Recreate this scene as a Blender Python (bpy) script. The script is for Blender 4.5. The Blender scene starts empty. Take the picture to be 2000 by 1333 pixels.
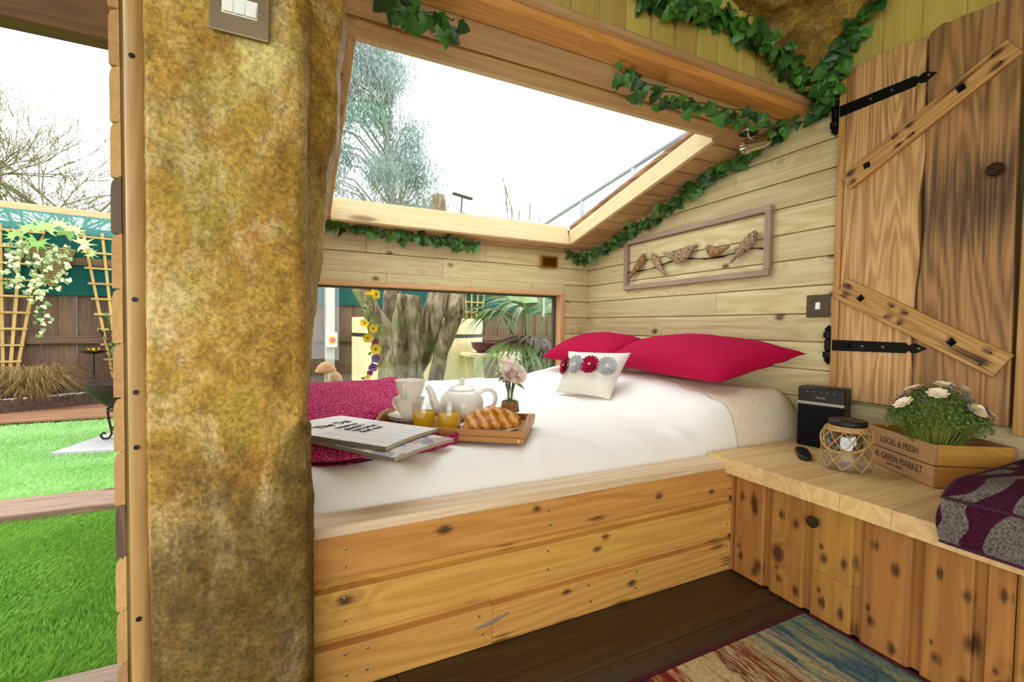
import bpy, bmesh, math, random
from mathutils import Vector, Matrix, noise
sc = bpy.context.scene
COL = sc.collection
PI = math.pi
rnd = random.Random(7)
U = rnd.uniform

# ---------------------------------------------------------------- camera
_R = [[0.9024047105832591, -0.43065812855681923, 0.014117883165769052], [-0.0010165104370670804, -0.03489213850155093, -0.9993905669843596], [0.4308882744095916, 0.9018404043835732, -0.031924598628608844]]
_F = 878.9612
cam_d = bpy.data.cameras.new('camera')
cam = bpy.data.objects.new('camera', cam_d)
COL.objects.link(cam)
cam_d.sensor_width = 36.0
cam_d.sensor_fit = 'HORIZONTAL'
cam_d.lens = _F / 2000.0 * 36.0
cam_d.clip_start = 0.02
cam_d.clip_end = 400
cam.matrix_world = Matrix(((_R[0][0], -_R[1][0], -_R[2][0], 0.0),
                           (_R[0][1], -_R[1][1], -_R[2][1], 0.0),
                           (_R[0][2], -_R[1][2], -_R[2][2], 0.78),
                           (0, 0, 0, 1)))
sc.camera = cam
# ---------------------------------------------------------------- sky and exposure
w = bpy.data.worlds.new('overcast_sky')
sc.world = w
w.use_nodes = True
w.node_tree.nodes['Background'].inputs['Color'].default_value = (1.0, 1.0, 1.0, 1)
w.node_tree.nodes['Background'].inputs['Strength'].default_value = 1.0
sc.view_settings.view_transform = 'Standard'
sc.view_settings.look = 'None'
sc.view_settings.gamma = 1.0
sc.view_settings.use_curve_mapping = False
sc.view_settings.exposure = 2.0
sc.cycles.max_bounces = 8
sc.cycles.diffuse_bounces = 5
sc.cycles.transparent_max_bounces = 16
sc.cycles.caustics_reflective = False
sc.cycles.caustics_refractive = False

# ---------------------------------------------------------------- materials
def lin(h):
    if not isinstance(h, str):
        return tuple(h) + (1,) if len(h) == 3 else tuple(h)
    h = h.lstrip('#')
    c = [int(h[i:i + 2], 16) / 255 for i in (0, 2, 4)]
    return tuple((x / 12.92 if x <= .04045 else ((x + .055) / 1.055) ** 2.4) for x in c) + (1,)

class NT:
    def __init__(s, name):
        s.mat = bpy.data.materials.new(name)
        s.mat.use_nodes = True
        s.t = s.mat.node_tree
        s.t.nodes.clear()
        s.out = s.t.nodes.new('ShaderNodeOutputMaterial')
    def put(s, node, key, v):
        if v is None:
            return
        i = node.inputs[key]
        if isinstance(v, bpy.types.NodeSocket):
            s.t.links.new(v, i)
        else:
            i.default_value = v
    def n(s, typ, ins=None, **props):
        nd = s.t.nodes.new('ShaderNode' + typ)
        for k, v in props.items():
            setattr(nd, k, v)
        for k, v in (ins or {}).items():
            s.put(nd, k, v)
        return nd
    def m(s, op, a, b=None, c=None, clamp=False):
        nd = s.n('Math', {0: a, 1: b, 2: c}, operation=op, use_clamp=clamp)
        return nd.outputs[0]
    def vm(s, op, a, b):
        nd = s.n('VectorMath', {0: a, 1: b}, operation=op)
        return nd.outputs[0]
    def mix(s, f, a, b, blend='MIX'):
        nd = s.n('Mix', {0: f, 6: a, 7: b}, data_type='RGBA', blend_type=blend)
        return nd.outputs[2]
    def ramp(s, f, pts, interp='LINEAR'):
        nd = s.n('ValToRGB', {0: f})
        cr = nd.color_ramp
        cr.interpolation = interp
        while len(cr.elements) < len(pts):
            cr.elements.new(0.5)
        for e, (p, c) in zip(cr.elements, pts):
            e.position = p
            e.color = (c, c, c, 1) if isinstance(c, (int, float)) else lin(c)
        return nd.outputs[0]
    def noise(s, vec, scale, detail=3, rough=.55, dist=0.0):
        nd = s.n('TexNoise', {'Vector': vec, 'Scale': scale, 'Detail': detail, 'Roughness': rough, 'Distortion': dist})
        return nd.outputs[0]
    def coord(s, jitter=True):
        v = s.n('TexCoord').outputs['Object']
        if jitter:
            r = s.n('ObjectInfo').outputs['Random']
            c = s.n('CombineXYZ', {0: s.m('MULTIPLY', r, 37.0), 1: s.m('MULTIPLY', r, 13.0), 2: s.m('MULTIPLY', r, 71.0)}).outputs[0]
            v = s.vm('ADD', v, c)
        return v
    def bump(s, h, strength, dist=.01):
        return s.n('Bump', {'Height': h, 'Strength': strength, 'Distance': dist}).outputs[0]
    def bsdf(s, color, rough=.6, metal=0.0, normal=None, spec=.4, **kw):
        b = s.n('BsdfPrincipled', {'Base Color': color if isinstance(color, bpy.types.NodeSocket) else lin(color), 'Roughness': rough, 'Metallic': metal, 'Specular IOR Level': spec, 'Normal': normal})
        for k, v in kw.items():
            s.put(b, k.replace('_', ' '), v)
        s.t.links.new(b.outputs[0], s.out.inputs[0])
        return s.mat
    def surf(s, sock):
        s.t.links.new(sock, s.out.inputs[0])
        return s.mat

def simple(name, c, rough=.5, metal=0.0, spec=.4, var=0.0, vscale=20, bump=0.0, **kw):
    t = NT(name)
    col = lin(c)
    nrm = None
    if var or bump:
        nz = t.noise(t.coord(), vscale, 4)
        if var:
            d = [x * (1 - var) for x in col[:3]]
            l = [min(1, x * (1 + var)) for x in col[:3]]
            col = t.ramp(nz, [(.3, tuple(d)), (.7, tuple(l))])
        if bump:
            nrm = t.bump(nz, bump)
    return t.bsdf(col, rough, metal, nrm, spec, **kw)

def wood(name, light, dark, knotc=None, bx=None, bz=None, br=.36, kx=3.0, kz=7.0, dens=.5, kr=.09, ring=26, contrast=.6, rough=.55, var=.16, burn=0.0, burnc='#2a1408', axis='X', spec=.3, tint=None, bump=.12, rs=.28, marks=None, mj=.03):
    t = NT(name)
    v = t.coord()
    sep = t.n('SeparateXYZ', {0: v})
    x, y, z = sep.outputs
    if axis == 'Y':
        x, y = y, x
    elif axis == 'Z':
        x, z = z, x
    fl = t.n('CombineXYZ', {0: t.m('MULTIPLY', x, kx), 1: 0.0, 2: t.m('MULTIPLY', t.m('ADD', z, t.m('MULTIPLY', y, .8)), kz)}).outputs[0]
    warp = t.n('CombineXYZ', {0: t.m('MULTIPLY', x, .7), 1: t.m('MULTIPLY', y, 9.0), 2: t.m('MULTIPLY', z, 9.0)}).outputs[0]
    vor = t.n('TexVoronoi', {'Vector': fl, 'Scale': 1.0, 'Randomness': 1.0}, feature='F1')
    d = vor.outputs['Distance']
    cs = t.n('SeparateColor', {0: vor.outputs['Color']})
    keep = t.m('LESS_THAN', cs.outputs[0], dens)
    near = t.m('MULTIPLY', t.m('POWER', t.m('SUBTRACT', 1.0, t.m('MULTIPLY', d, 2.2), clamp=True), 3.0), keep)
    base = t.noise(warp, 1.0, 2, .5, .3)
    cont = t.m('ADD', t.m('MULTIPLY', base, ring), t.m('MULTIPLY', near, 9.0))
    rings = t.m('ADD', t.m('MULTIPLY', t.m('SINE', t.m('MULTIPLY', cont, 3.0)), .5), .5)
    fine = t.noise(t.n('CombineXYZ', {0: t.m('MULTIPLY', x, 3.0), 1: t.m('MULTIPLY', y, 120.0), 2: t.m('MULTIPLY', z, 120.0)}).outputs[0], 1.0, 3, .6)
    big = t.noise(warp, .5, 3, .5)
    f = t.m('ADD', t.m('MULTIPLY', rings, rs), t.m('ADD', t.m('MULTIPLY', fine, .95 - rs), t.m('MULTIPLY', big, .35)))
    f = t.m('ADD', t.m('MULTIPLY', t.m('SUBTRACT', f, .62), contrast), .5)
    col = t.ramp(f, [(.1, dark), (.85, light)])
    if tint:
        g = t.noise(warp, .8, 3, .5)
        col = t.mix(t.ramp(g, [(.45, 0.0), (.7, .75)]), col, lin(tint))
    if burn:
        fb = t.n('CombineXYZ', {0: t.m('MULTIPLY', x, bx or kx * 1.3), 1: 0.0, 2: t.m('MULTIPLY', z, bz or kz * 2.2)}).outputs[0]
        vb = t.n('TexVoronoi', {'Vector': fb, 'Scale': 1.0}, feature='F1')
        cb = t.n('SeparateColor', {0: vb.outputs['Color']})
        kb = t.m('LESS_THAN', cb.outputs[1], burn)
        db = t.m('ADD', vb.outputs['Distance'], t.m('MULTIPLY', t.m('SUBTRACT', fine, .5), .6))
        mk = t.m('MULTIPLY', t.ramp(db, [(.08, 1.0), (br, 0.0)]), kb)
        col = t.mix(t.m('MULTIPLY', mk, .85), col, lin(burnc))
    if marks:
        # scorch marks at set places along each board, shifted a little from board to board
        jr_ = t.m('MULTIPLY', t.m('SUBTRACT', t.n('ObjectInfo').outputs['Random'], .5), mj)
        so = t.n('SeparateXYZ', {0: t.n('TexCoord').outputs['Object']})
        tot = None
        for i_, (mx_, mz_, mr_) in enumerate(marks):
            dx_ = t.m('DIVIDE', t.m('SUBTRACT', so.outputs[0], t.m('ADD', t.m('MULTIPLY', jr_, 1.0 if i_ % 2 else -1.0), mx_)), mr_ * 1.5)
            dz_ = t.m('DIVIDE', t.m('SUBTRACT', so.outputs[2], t.m('ADD', t.m('MULTIPLY', jr_, .012 / mj), mz_)), mr_)
            dd = t.m('ADD', t.m('SQRT', t.m('ADD', t.m('MULTIPLY', dx_, dx_), t.m('MULTIPLY', dz_, dz_))), t.m('MULTIPLY', t.m('SUBTRACT', fine, .5), 1.6))
            one = t.ramp(dd, [(.25, 1.0), (.95, 0.0)])
            tot = one if tot is None else t.m('MAXIMUM', tot, one)
        col = t.mix(t.m('MULTIPLY', tot, .82), col, lin(burnc))
    if knotc:
        mk = t.m('MULTIPLY', t.ramp(d, [(kr * .6, 1.0), (kr * .95, .75), (kr * 1.3, .25), (kr * 2.0, 0.0)]), keep)
        col = t.mix(t.m('MULTIPLY', mk, .9), col, lin(knotc))
    r = t.n('ObjectInfo').outputs['Random']
    val = t.m('ADD', t.m('MULTIPLY', r, var * 2), 1 - var)
    col = t.n('HueSaturation', {'Color': col, 'Value': val, 'Hue': t.m('ADD', .492, t.m('MULTIPLY', r, .016))}).outputs[0]
    return t.bsdf(col, rough, 0, t.bump(t.m('ADD', rings, fine), bump, .004), spec)

def fabric(name, c1, c2, scale=300, bump=.3, rough=.9, stretch=(1, 1, 1), contrast=(.35, .65), sheen=.0):
    t = NT(name)
    v = t.n('TexCoord').outputs['Object']
    v = t.vm('MULTIPLY', v, stretch)
    nz = t.noise(v, scale, 3, .6)
    big = t.noise(v, 6, 3)
    col = t.ramp(t.m('ADD', t.m('MULTIPLY', nz, .8), t.m('MULTIPLY', big, .2)), [(contrast[0], c1), (contrast[1], c2)])
    return t.bsdf(col, rough, 0, t.bump(nz, bump, .002), .2, Sheen_Weight=sheen)

def clear_glass(name, tint=(1, 1, 1), refl=.08, rough=0.0, edge=.35):
    t = NT(name)
    tr = t.n('BsdfTransparent', {'Color': tuple(tint) + (1,)})
    gl = t.n('BsdfGlossy', {'Color': (1, 1, 1, 1), 'Roughness': rough})
    fr = t.n('LayerWeight', {'Blend': .35})
    fac = t.m('ADD', t.m('MULTIPLY', t.m('POWER', fr.outputs['Facing'], 3.0), edge), refl)
    mx = t.n('MixShader', {0: fac, 1: tr.outputs[0], 2: gl.outputs[0]})
    return t.surf(mx.outputs[0])

def leafmat(name, c1, c2, rough=.45, spec=.4, trans=.2, vein=None):
    t = NT(name)
    r = t.n('ObjectInfo').outputs['Random']
    nz = t.noise(t.coord(False), 25, 3)
    f = t.m('ADD', t.m('MULTIPLY', nz, .6), t.m('MULTIPLY', t.m('SUBTRACT', r, .3), .8), clamp=True)
    col = t.ramp(f, [(.1, c1), (.85, c2)])
    b = t.n('BsdfPrincipled', {'Base Color': col, 'Roughness': rough, 'Specular IOR Level': spec})
    tl = t.n('BsdfTranslucent', {'Color': col})
    mx = t.n('MixShader', {0: trans, 1: b.outputs[0], 2: tl.outputs[0]})
    return t.surf(mx.outputs[0])

# ---------------------------------------------------------------- geometry helpers
class MB:
    def __init__(s):
        s.v = []
        s.f = []
    def add(s, vs, fs, M=None):
        o = len(s.v)
        if M is not None:
            vs = [M @ Vector(p) for p in vs]
        s.v += [tuple(p) for p in vs]
        s.f += [tuple(i + o for i in f) for f in fs]
        return s
    def box(s, c, size, M=None):
        x, y, z = (d / 2 for d in size)
        vs = [(c[0] + a * x, c[1] + b * y, c[2] + e * z) for a in (-1, 1) for b in (-1, 1) for e in (-1, 1)]
        fs = [(0, 1, 3, 2), (4, 6, 7, 5), (0, 4, 5, 1), (2, 3, 7, 6), (0, 2, 6, 4), (1, 5, 7, 3)]
        return s.add(vs, fs, M)
    def box2(s, lo, hi, M=None):
        return s.box([(a + b) / 2 for a, b in zip(lo, hi)], [b - a for a, b in zip(lo, hi)], M)
    def extrude(s, poly, h, M=None, z0=0.0):
        """poly: (x,y) outline, counter-clockwise; extruded from z0 to z0+h"""
        n = len(poly)
        vs = [(x, y, z0) for x, y in poly] + [(x, y, z0 + h) for x, y in poly]
        fs = [tuple(range(n - 1, -1, -1)), tuple(range(n, 2 * n))]
        fs += [(i, (i + 1) % n, (i + 1) % n + n, i + n) for i in range(n)]
        return s.add(vs, fs, M)
    def tube(s, pts, r, n=8, cap=True, flat=None, M=None, closed=False):
        pts = [Vector(p) for p in pts]
        k = len(pts)
        rs = r if isinstance(r, (list, tuple)) else [r] * k
        vs, fs = [], []
        up = None
        for i, p in enumerate(pts):
            if closed:
                d = pts[(i + 1) % k] - pts[i - 1]
            else:
                d = pts[min(i + 1, k - 1)] - pts[max(i - 1, 0)]
            if d.length < 1e-9:
                d = Vector((0, 0, 1))
            d.normalize()
            if up is None:
                up = Vector((0, 0, 1)) if abs(d.z) < .9 else Vector((1, 0, 0))
                if flat is not None:
                    up = Vector(flat)
            a = d.cross(up)
            if a.length < 1e-6:
                a = d.orthogonal()
            a.normalize()
            b = a.cross(d).normalized()
            up = b
            ra, rb = (rs[i], rs[i]) if not isinstance(rs[i], (tuple, list)) else rs[i]
            for j in range(n):
                t = 2 * PI * j / n
                vs.append(p + a * (math.cos(t) * ra) + b * (math.sin(t) * rb))
        rings = k if closed else k - 1
        for i in range(rings):
            i2 = (i + 1) % k
            for j in range(n):
                j2 = (j + 1) % n
                fs.append((i * n + j, i * n + j2, i2 * n + j2, i2 * n + j))
        if cap and not closed:
            fs.append(tuple(range(n - 1, -1, -1)))
            fs.append(tuple(range((k - 1) * n, k * n)))
        return s.add(vs, fs, M)
    def lathe(s, prof, n=28, M=None, c=(0, 0, 0), cap=True):
        vs, fs = [], []
        for r, z in prof:
            for j in range(n):
                t = 2 * PI * j / n
                vs.append((c[0] + r * math.cos(t), c[1] + r * math.sin(t), c[2] + z))
        for i in range(len(prof) - 1):
            for j in range(n):
                j2 = (j + 1) % n
                fs.append((i * n + j, i * n + j2, (i + 1) * n + j2, (i + 1) * n + j))
        if cap:
            if prof[0][0] > 1e-6:
                fs.append(tuple(range(n - 1, -1, -1)))
            if prof[-1][0] > 1e-6:
                k = len(prof) - 1
                fs.append(tuple(range(k * n, k * n + n)))
        return s.add(vs, fs, M)
    def grid(s, fn, nu, nv, M=None, flip=False):
        vs = [fn(i / nu, j / nv) for i in range(nu + 1) for j in range(nv + 1)]
        fs = []
        for i in range(nu):
            for j in range(nv):
                a = i * (nv + 1) + j
                q = (a, a + nv + 1, a + nv + 2, a + 1)
                fs.append(q[::-1] if flip else q)
        return s.add(vs, fs, M)
    def ball(s, c, r, nu=12, nv=8, M=None):
        rx, ry, rz = r if isinstance(r, (tuple, list)) else (r, r, r)
        vs, fs = [], []
        for i in range(nv + 1):
            ph = PI * i / nv
            for j in range(nu):
                t = 2 * PI * j / nu
                vs.append((c[0] + rx * math.sin(ph) * math.cos(t), c[1] + ry * math.sin(ph) * math.sin(t), c[2] - rz * math.cos(ph)))
        for i in range(nv):
            for j in range(nu):
                j2 = (j + 1) % nu
                fs.append((i * nu + j, i * nu + j2, (i + 1) * nu + j2, (i + 1) * nu + j))
        return s.add(vs, fs, M)
    def board(s, L, h, t, prof='flat', xa=None, xb=None, M=None):
        P = PROFS[prof]
        pts = [(a * t, b * h) for a, b in P]
        n = len(pts)
        vs = [((xa(z) if xa else 0.0), y, z) for y, z in pts] + [((xb(z) if xb else L), y, z) for y, z in pts]
        fs = [tuple(range(n)), tuple(range(2 * n - 1, n - 1, -1))]
        fs += [(i + n, (i + 1) % n + n, (i + 1) % n, i) for i in range(n)]
        return s.add(vs, fs, M)
    def mesh(s, name, mat, smooth=False):
        me = bpy.data.meshes.new(name)
        me.from_pydata(s.v, [], s.f)
        bm = bmesh.new()
        bm.from_mesh(me)
        bmesh.ops.remove_doubles(bm, verts=bm.verts, dist=1e-6)
        bmesh.ops.recalc_face_normals(bm, faces=bm.faces)
        bm.to_mesh(me)
        bm.free()
        if mat is not None:
            me.materials.append(mat)
        if smooth:
            me.polygons.foreach_set('use_smooth', [True] * len(me.polygons))
            if smooth != 'full':
                me.set_sharp_from_angle(angle=math.radians(42))
        return me
    def build(s, name, mat, parent=None, smooth=False, bevel=0.0, M=None):
        return link(name, s.mesh(name, mat, smooth), parent, M, bevel)

# profile: (thickness fraction outwards, height fraction), back edge at 0
PROFS = {
    'flat': [(0, 0), (1, 0), (1, 1), (0, 1)],
    'loglap': [(0, 0), (.97, 0), (1, .03), (1, .74), (.94, .84), (.78, .915), (.5, .945), (.2, .95), (.2, 1), (0, 1)],
    'rebate': [(0, 0), (.95, 0), (1, .02), (1, .79), (.93, .82), (.30, .85), (.28, 1), (0, 1)],
    'tg': [(0, 0), (.35, 0), (.37, .05), (.92, .09), (1, .25), (1, .85), (.92, .96), (.3, 1), (0, 1)],
    'soft': [(0, 0), (.9, 0), (1, .06), (1, .94), (.9, 1), (0, 1)],
}

def link(name, me, parent=None, M=None, bevel=0.0):
    o = bpy.data.objects.new(name, me)
    COL.objects.link(o)
    if parent is not None:
        o.parent = parent
    if M is not None:
        o.matrix_local = M
    if bevel:
        b = o.modifiers.new('bevel', 'BEVEL')
        b.width = bevel
        b.segments = 2
        b.limit_method = 'ANGLE'
        b.angle_limit = math.radians(40)
        b.harden_normals = False
    return o

def frame(xh, out, org):
    xh = Vector(xh).normalized()
    out = Vector(out).normalized()
    zh = xh.cross(out)
    return Matrix(((xh.x, out.x, zh.x, org[0]), (xh.y, out.y, zh.y, org[1]), (xh.z, out.z, zh.z, org[2]), (0, 0, 0, 1)))

def T(x=0, y=0, z=0, rx=0, ry=0, rz=0, s=1.0):
    M = Matrix.Translation((x, y, z)) @ Matrix.Rotation(rz, 4, 'Z') @ Matrix.Rotation(ry, 4, 'Y') @ Matrix.Rotation(rx, 4, 'X')
    if isinstance(s, (tuple, list)):
        return M @ Matrix.Diagonal((s[0], s[1], s[2], 1))
    return M @ Matrix.Scale(s, 4)

def tag(o, label, cat, group=None):
    o['label'] = label
    o['category'] = cat
    if group:
        o['group'] = group
    return o

def thing(name, label, cat, loc=(0, 0, 0), rz=0.0, group=None, M=None):
    o = bpy.data.objects.new(name, None)
    o.empty_display_size = .05
    COL.objects.link(o)
    if M is not None:
        o.matrix_world = M
    else:
        o.location = loc
        o.rotation_euler = (0, 0, rz)
    return tag(o, label, cat, group)

def struct(o, label=None):
    o['kind'] = 'structure'
    if label:
        o['label'] = label
    return o

def board(parent, M, L, h, t, mat, prof='loglap', xa=None, xb=None, name='board', bevel=0.0, smooth=False):
    return MB().board(L, h, t, prof, xa, xb).build(name, mat, parent, smooth, bevel, M)

def copy_tree(o, parent=None):
    c = o.copy()
    COL.objects.link(c)
    c.parent = parent
    for ch in list(o.children):
        copy_tree(ch, c)
    return c

def text_mesh(body, size, name='lettering', align='LEFT', extrude=.0004, spacing=1.0, shear=0.0):
    cu = bpy.data.curves.new(name, 'FONT')
    cu.body = body
    cu.size = size
    cu.align_x = align
    cu.extrude = extrude
    cu.space_character = spacing
    cu.resolution_u = 3
    cu.shear = shear
    o = bpy.data.objects.new(name, cu)
    COL.objects.link(o)
    dg = bpy.context.evaluated_depsgraph_get()
    me = bpy.data.meshes.new_from_object(o.evaluated_get(dg))
    bpy.data.objects.remove(o)
    return me

def text(body, size, mat, parent, M, name='lettering', width=None, **kw):
    me = text_mesh(body, size, name, **kw)
    if width:
        xs_ = [v.co.x for v in me.vertices]
        k_ = width / (max(xs_) - min(xs_))
        for v in me.vertices:
            v.co.x *= k_
    me.materials.clear()
    me.materials.append(mat)
    return link(name, me, parent, M)

def smooth(pts, k=5):
    P_ = [Vector(p) for p in pts]
    out = []
    for i in range(len(P_) - 1):
        a, b, c, d = P_[max(0, i - 1)], P_[i], P_[i + 1], P_[min(len(P_) - 1, i + 2)]
        for j in range(k):
            t = j / k
            out.append(.5 * ((2 * b) + (c - a) * t + (2 * a - 5 * b + 4 * c - d) * t * t + (3 * b - a - 3 * c + d) * t ** 3))
    out.append(P_[-1])
    return out
def smooth1(v, k=5):
    return [q.x for q in smooth([(a, 0, 0) for a in v], k)]

def fbm(x, y, z=0.0, oct=4):
    return noise.fractal(Vector((x, y, z)), 1.0, 2.0, oct)
# ================================================================ the room
M_wall = wood('pale_treated_pine', '#ddd0a4', '#ab9060', '#4f3018', kx=4.6, kz=7.0, dens=.85, kr=.08, ring=20, contrast=.8, var=.09, tint='#ccc592')
M_ceil = wood('ceiling_pine', '#d2ad7c', '#9a7344', '#4a2c14', kx=4.6, kz=7.0, dens=.35, kr=.075, ring=20, contrast=.6, var=.12)
M_tg = wood('green_tinged_pine', '#cfb665', '#a58640', '#5a3a18', kx=2.0, kz=7.0, dens=.25, ring=16, contrast=.6, var=.10, tint='#bdb05e')
M_cream = wood('cream_trim_pine', '#e2d2a4', '#c8ae78', '#8a6a3c', kx=1.5, kz=8, dens=.2, ring=12, contrast=.5, var=.04)
M_orange = wood('orange_beam_wood', '#de9c58', '#b06c30', '#5f3014', kx=.8, kz=5, dens=.35, kr=.1, ring=30, contrast=.6, var=.02, rs=.4)
M_pinky = wood('pinkish_frame_pine', '#d8ac80', '#b07e52', '#6a4020', kx=1.4, kz=8, dens=.2, ring=14, contrast=.5, var=.05)
M_floor = wood('dark_stained_oak', '#4f3c28', '#281c12', '#1a110a', kx=1.2, kz=4.5, dens=.3, ring=22, contrast=.9, rough=.42, var=.12, spec=.4)
M_clad = wood('cladding_end_grain', '#c8a06a', '#987044', None, ring=20, contrast=.5, var=.12)
M_clad_dark = wood('weathered_dark_end_grain', '#7a6650', '#3e3022', None, ring=30, contrast=1.0, var=.1, axis='Z')
M_batten = wood('olive_batten', '#9a8450', '#76623a', None, contrast=.5, axis='Z')
M_trim = wood('honey_trim', '#c09c62', '#8e6c3a', '#4a2c14', contrast=.6, axis='X', dens=.1)
M_dark = wood('dark_eave_wood', '#6a4626', '#3a2413', None, contrast=.7)
M_grey = wood('weathered_grey_wood', '#a3917f', '#6f5f50', '#4a3c30', dens=.15, contrast=.7)
M_black = simple('black_gap', '#120c07', .9)
M_screw = simple('zinc_screw', '#8f8a80', .35, .9)
M_darkscrew = simple('dark_screw', '#241a12', .4, .6)

XW, YW = 1.8, 2.565
SL = .24
def RZ(y):
    return 1.295 + SL * (YW - y)
PITCH = .1087
Z0 = .740 - PITCH * 4      # course line at bed level

# ---- floor
fl = struct(MB().box2((-2.6, -1.6, -.05), (1.82, 1.28, -.016)).build('floor', M_black))
ry = 1.0
row = 0
while ry > -1.5:
    wd = .182
    x = -2.5 + (row * .77) % 1.3
    cuts = [-2.5, x]
    while cuts[-1] < 1.78:
        cuts.append(min(1.8, cuts[-1] + 1.35))
    if row == 1:
        cuts = [-2.5, -.6, .835, 1.8]
    for a, b in zip(cuts, cuts[1:]):
        if b - a < .02:
            continue
        # length along X, face up
        board(fl, frame((1, 0, 0), (0, 0, 1), (a + .001, ry, -.016)), b - a - .002, wd - .002, .016, M_floor, 'soft', name='plank')
    ry -= wd
    row += 1

# ---- right wall (bed head)
wr = struct(MB().box2((XW + .018, -1.72, 0), (XW + .05, YW + .05, 1.3)).box2((XW + .018, -1.72, 1.3), (XW + .05, 1.3, 2.1)).build('wall_right', M_batten))
FR = lambda y, z: frame((0, 1, 0), (-1, 0, 0), (XW + .018, y, z))
row = 0
z = Z0 - PITCH * 0
while z < 1.74:
    yend = min(YW, YW - (z - 1.305) / SL)
    if yend > 1.0:
        y0 = .985 if z > .5 else -.4
        if z < .31:
            y0 = 1.07
        joints = {5: [1.52], 9: [1.72], 10: [1.43], 8: [2.0], 12: [], 7: [], 3: [1.9]}.get(row, [])
        cuts = [y0] + [j for j in joints if y0 + .1 < j < yend - .1] + [yend]
        for k, (a, b) in enumerate(zip(cuts, cuts[1:])):
            lim = None
            if k == len(cuts) - 2:
                lim = (lambda zz, z=z, a=a: max(0.01, min(YW, YW - (z + zz - 1.297) / SL) - a))
            board(wr, FR(a + .0008, z), b - a - .0016, PITCH + .004, .018, M_wall, 'loglap', xb=lim)
    z += PITCH
    row += 1
# boards above the cupboard door
for k in range(7):
    y = .985 - k * .108
    board(wr, frame((0, 0, 1), (-1, 0, 0), (XW + .018, y, 1.60)), .42, .107, .014, M_tg, 'soft')

for k in range(19):
    y = .305 - k * .108
    board(wr, frame((0, 0, 1), (-1, 0, 0), (XW + .018, y, .52)), 1.5, .107, .014, M_tg, 'soft')
for k in range(2):
    board(wr, FR(-1.7, .414 - k * PITCH), 1.3, PITCH + .004, .018, M_wall, 'loglap')

# ---- back wall with the low window
WX0, WX1, WZ0, WZ1 = -.24, 1.606, .40, 1.012
wb = struct(MB().box2((-.3, YW + .018, 0), (XW + .018, YW + .05, WZ0)).box2((-.3, YW + .018, WZ1), (XW + .018, YW + .05, 1.31)).box2((WX1, YW + .018, WZ0), (XW + .018, YW + .05, WZ1)).box2((-.3, YW + .018, WZ0), (WX0, YW + .05, WZ1)).build('wall_back', M_batten))
FB = lambda x, z: frame((-1, 0, 0), (0, -1, 0), (x, YW + .018, z))
row = 0
z = Z0
while z < 1.3:
    lo, hi = z, z + PITCH + .004
    if hi <= WZ0 or lo >= WZ1 - .02:
        spans = {7: [(1.8, .77), (.77, -.3)], 8: [(1.8, 1.04), (1.04, .34), (.34, -.3)]}.get(row, [(1.8, -.3)])
        for a, b in spans:
            board(wb, FB(a - .0008, z), a - b - .0016, PITCH + .004, .018, M_wall, 'loglap')
    elif hi > WZ1:
        board(wb, FB(1.8, z), 1.8 - WX1 - .001, PITCH + .004, .018, M_wall, 'loglap')
        for a, b in ((WX1, .95), (.95, .45), (.45, -.3)):
            board(wb, FB(a - .0008, WZ1 + .001), a - b - .0016, hi - WZ1, .018, M_wall, 'loglap')
    else:
        board(wb, FB(1.8, z), 1.8 - WX1 - .001, PITCH + .004, .018, M_wall, 'loglap')
    z += PITCH
    row += 1
# ---- window_1
w1 = struct(MB().box2((WX0, YW + .055, WZ0), (WX1, YW + .062, WZ1)).build('window_1', clear_glass('window_glass', (.94, .96, .96), .03, edge=.2)), None)
fw = .05
for nm, lo, hi in (('frame_rail', (WX0, YW - .012, WZ1 - .022), (WX1, YW + .10, WZ1)), ('frame_rail', (WX0, YW - .012, WZ0), (WX1, YW + .10, WZ0 + .03))):
    L = hi[0] - lo[0]
    MB().board(L, hi[1] - lo[1], hi[2] - lo[2], 'flat').build(nm, M_pinky, w1, bevel=.003, M=frame((1, 0, 0), (0, 0, 1), (lo[0], hi[1], lo[2])))
for x0, x1 in ((WX1 - .032, WX1), (WX0, WX0 + .032)):
    MB().board(WZ1 - WZ0 - .054, x1 - x0, .112, 'flat').build('frame_stile', M_pinky, w1, bevel=.003, M=frame((0, 0, 1), (0, -1, 0), (x0, YW + .10, WZ0 + .031)))
M_gsk = simple('dark_window_bead', '#4c423a', .6)
MB().box2((WX1 - .05, YW + .05, WZ0 + .03), (WX1 - .033, YW + .075, WZ1 - .023)).build('bead', M_gsk, w1)
MB().box2((WX0 + .05, YW + .05, WZ1 - .034), (WX1 - .051, YW + .075, WZ1 - .023)).build('bead', M_gsk, w1)

# ---- sloping ceiling over the bed with the roof light
nrm = Vector((0, SL, 1)).normalized()      # upwards normal of the roof
dwn = -nrm
dslope = Vector((0, -1, SL)).normalized()  # up the slope
SX0, SX1, SY0, SY1 = .152, 1.572, 2.452, 1.372
def RP(x, y, h=0.0):
    return Vector((x, y, RZ(y))) + nrm * h
M_roof = simple('roof_felt', '#4a4a48', .9)
ce = MB()
def slab(x0, x1, y0, y1, h0, h1, mb):
    vs = [RP(x, y, h) for x in (x0, x1) for y in (y0, y1) for h in (h0, h1)]
    mb.add(vs, [(0, 1, 3, 2), (4, 6, 7, 5), (0, 4, 5, 1), (2, 3, 7, 6), (0, 2, 6, 4), (1, 5, 7, 3)])
for q in ((-.36, SX0 - .03, YW + .08, 1.2), (SX1 + .03, XW + .05, YW + .08, 1.2), (SX0 - .03, SX1 + .03, YW + .08, SY0 + .03), (SX0 - .03, SX1 + .03, SY1 - .03, 1.2)):
    slab(q[0], q[1], q[2], q[3], .02, .1, ce)
ceil1 = struct(ce.build('ceiling', M_roof))
ww = .1085
n = 0
yy = YW + .0
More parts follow.
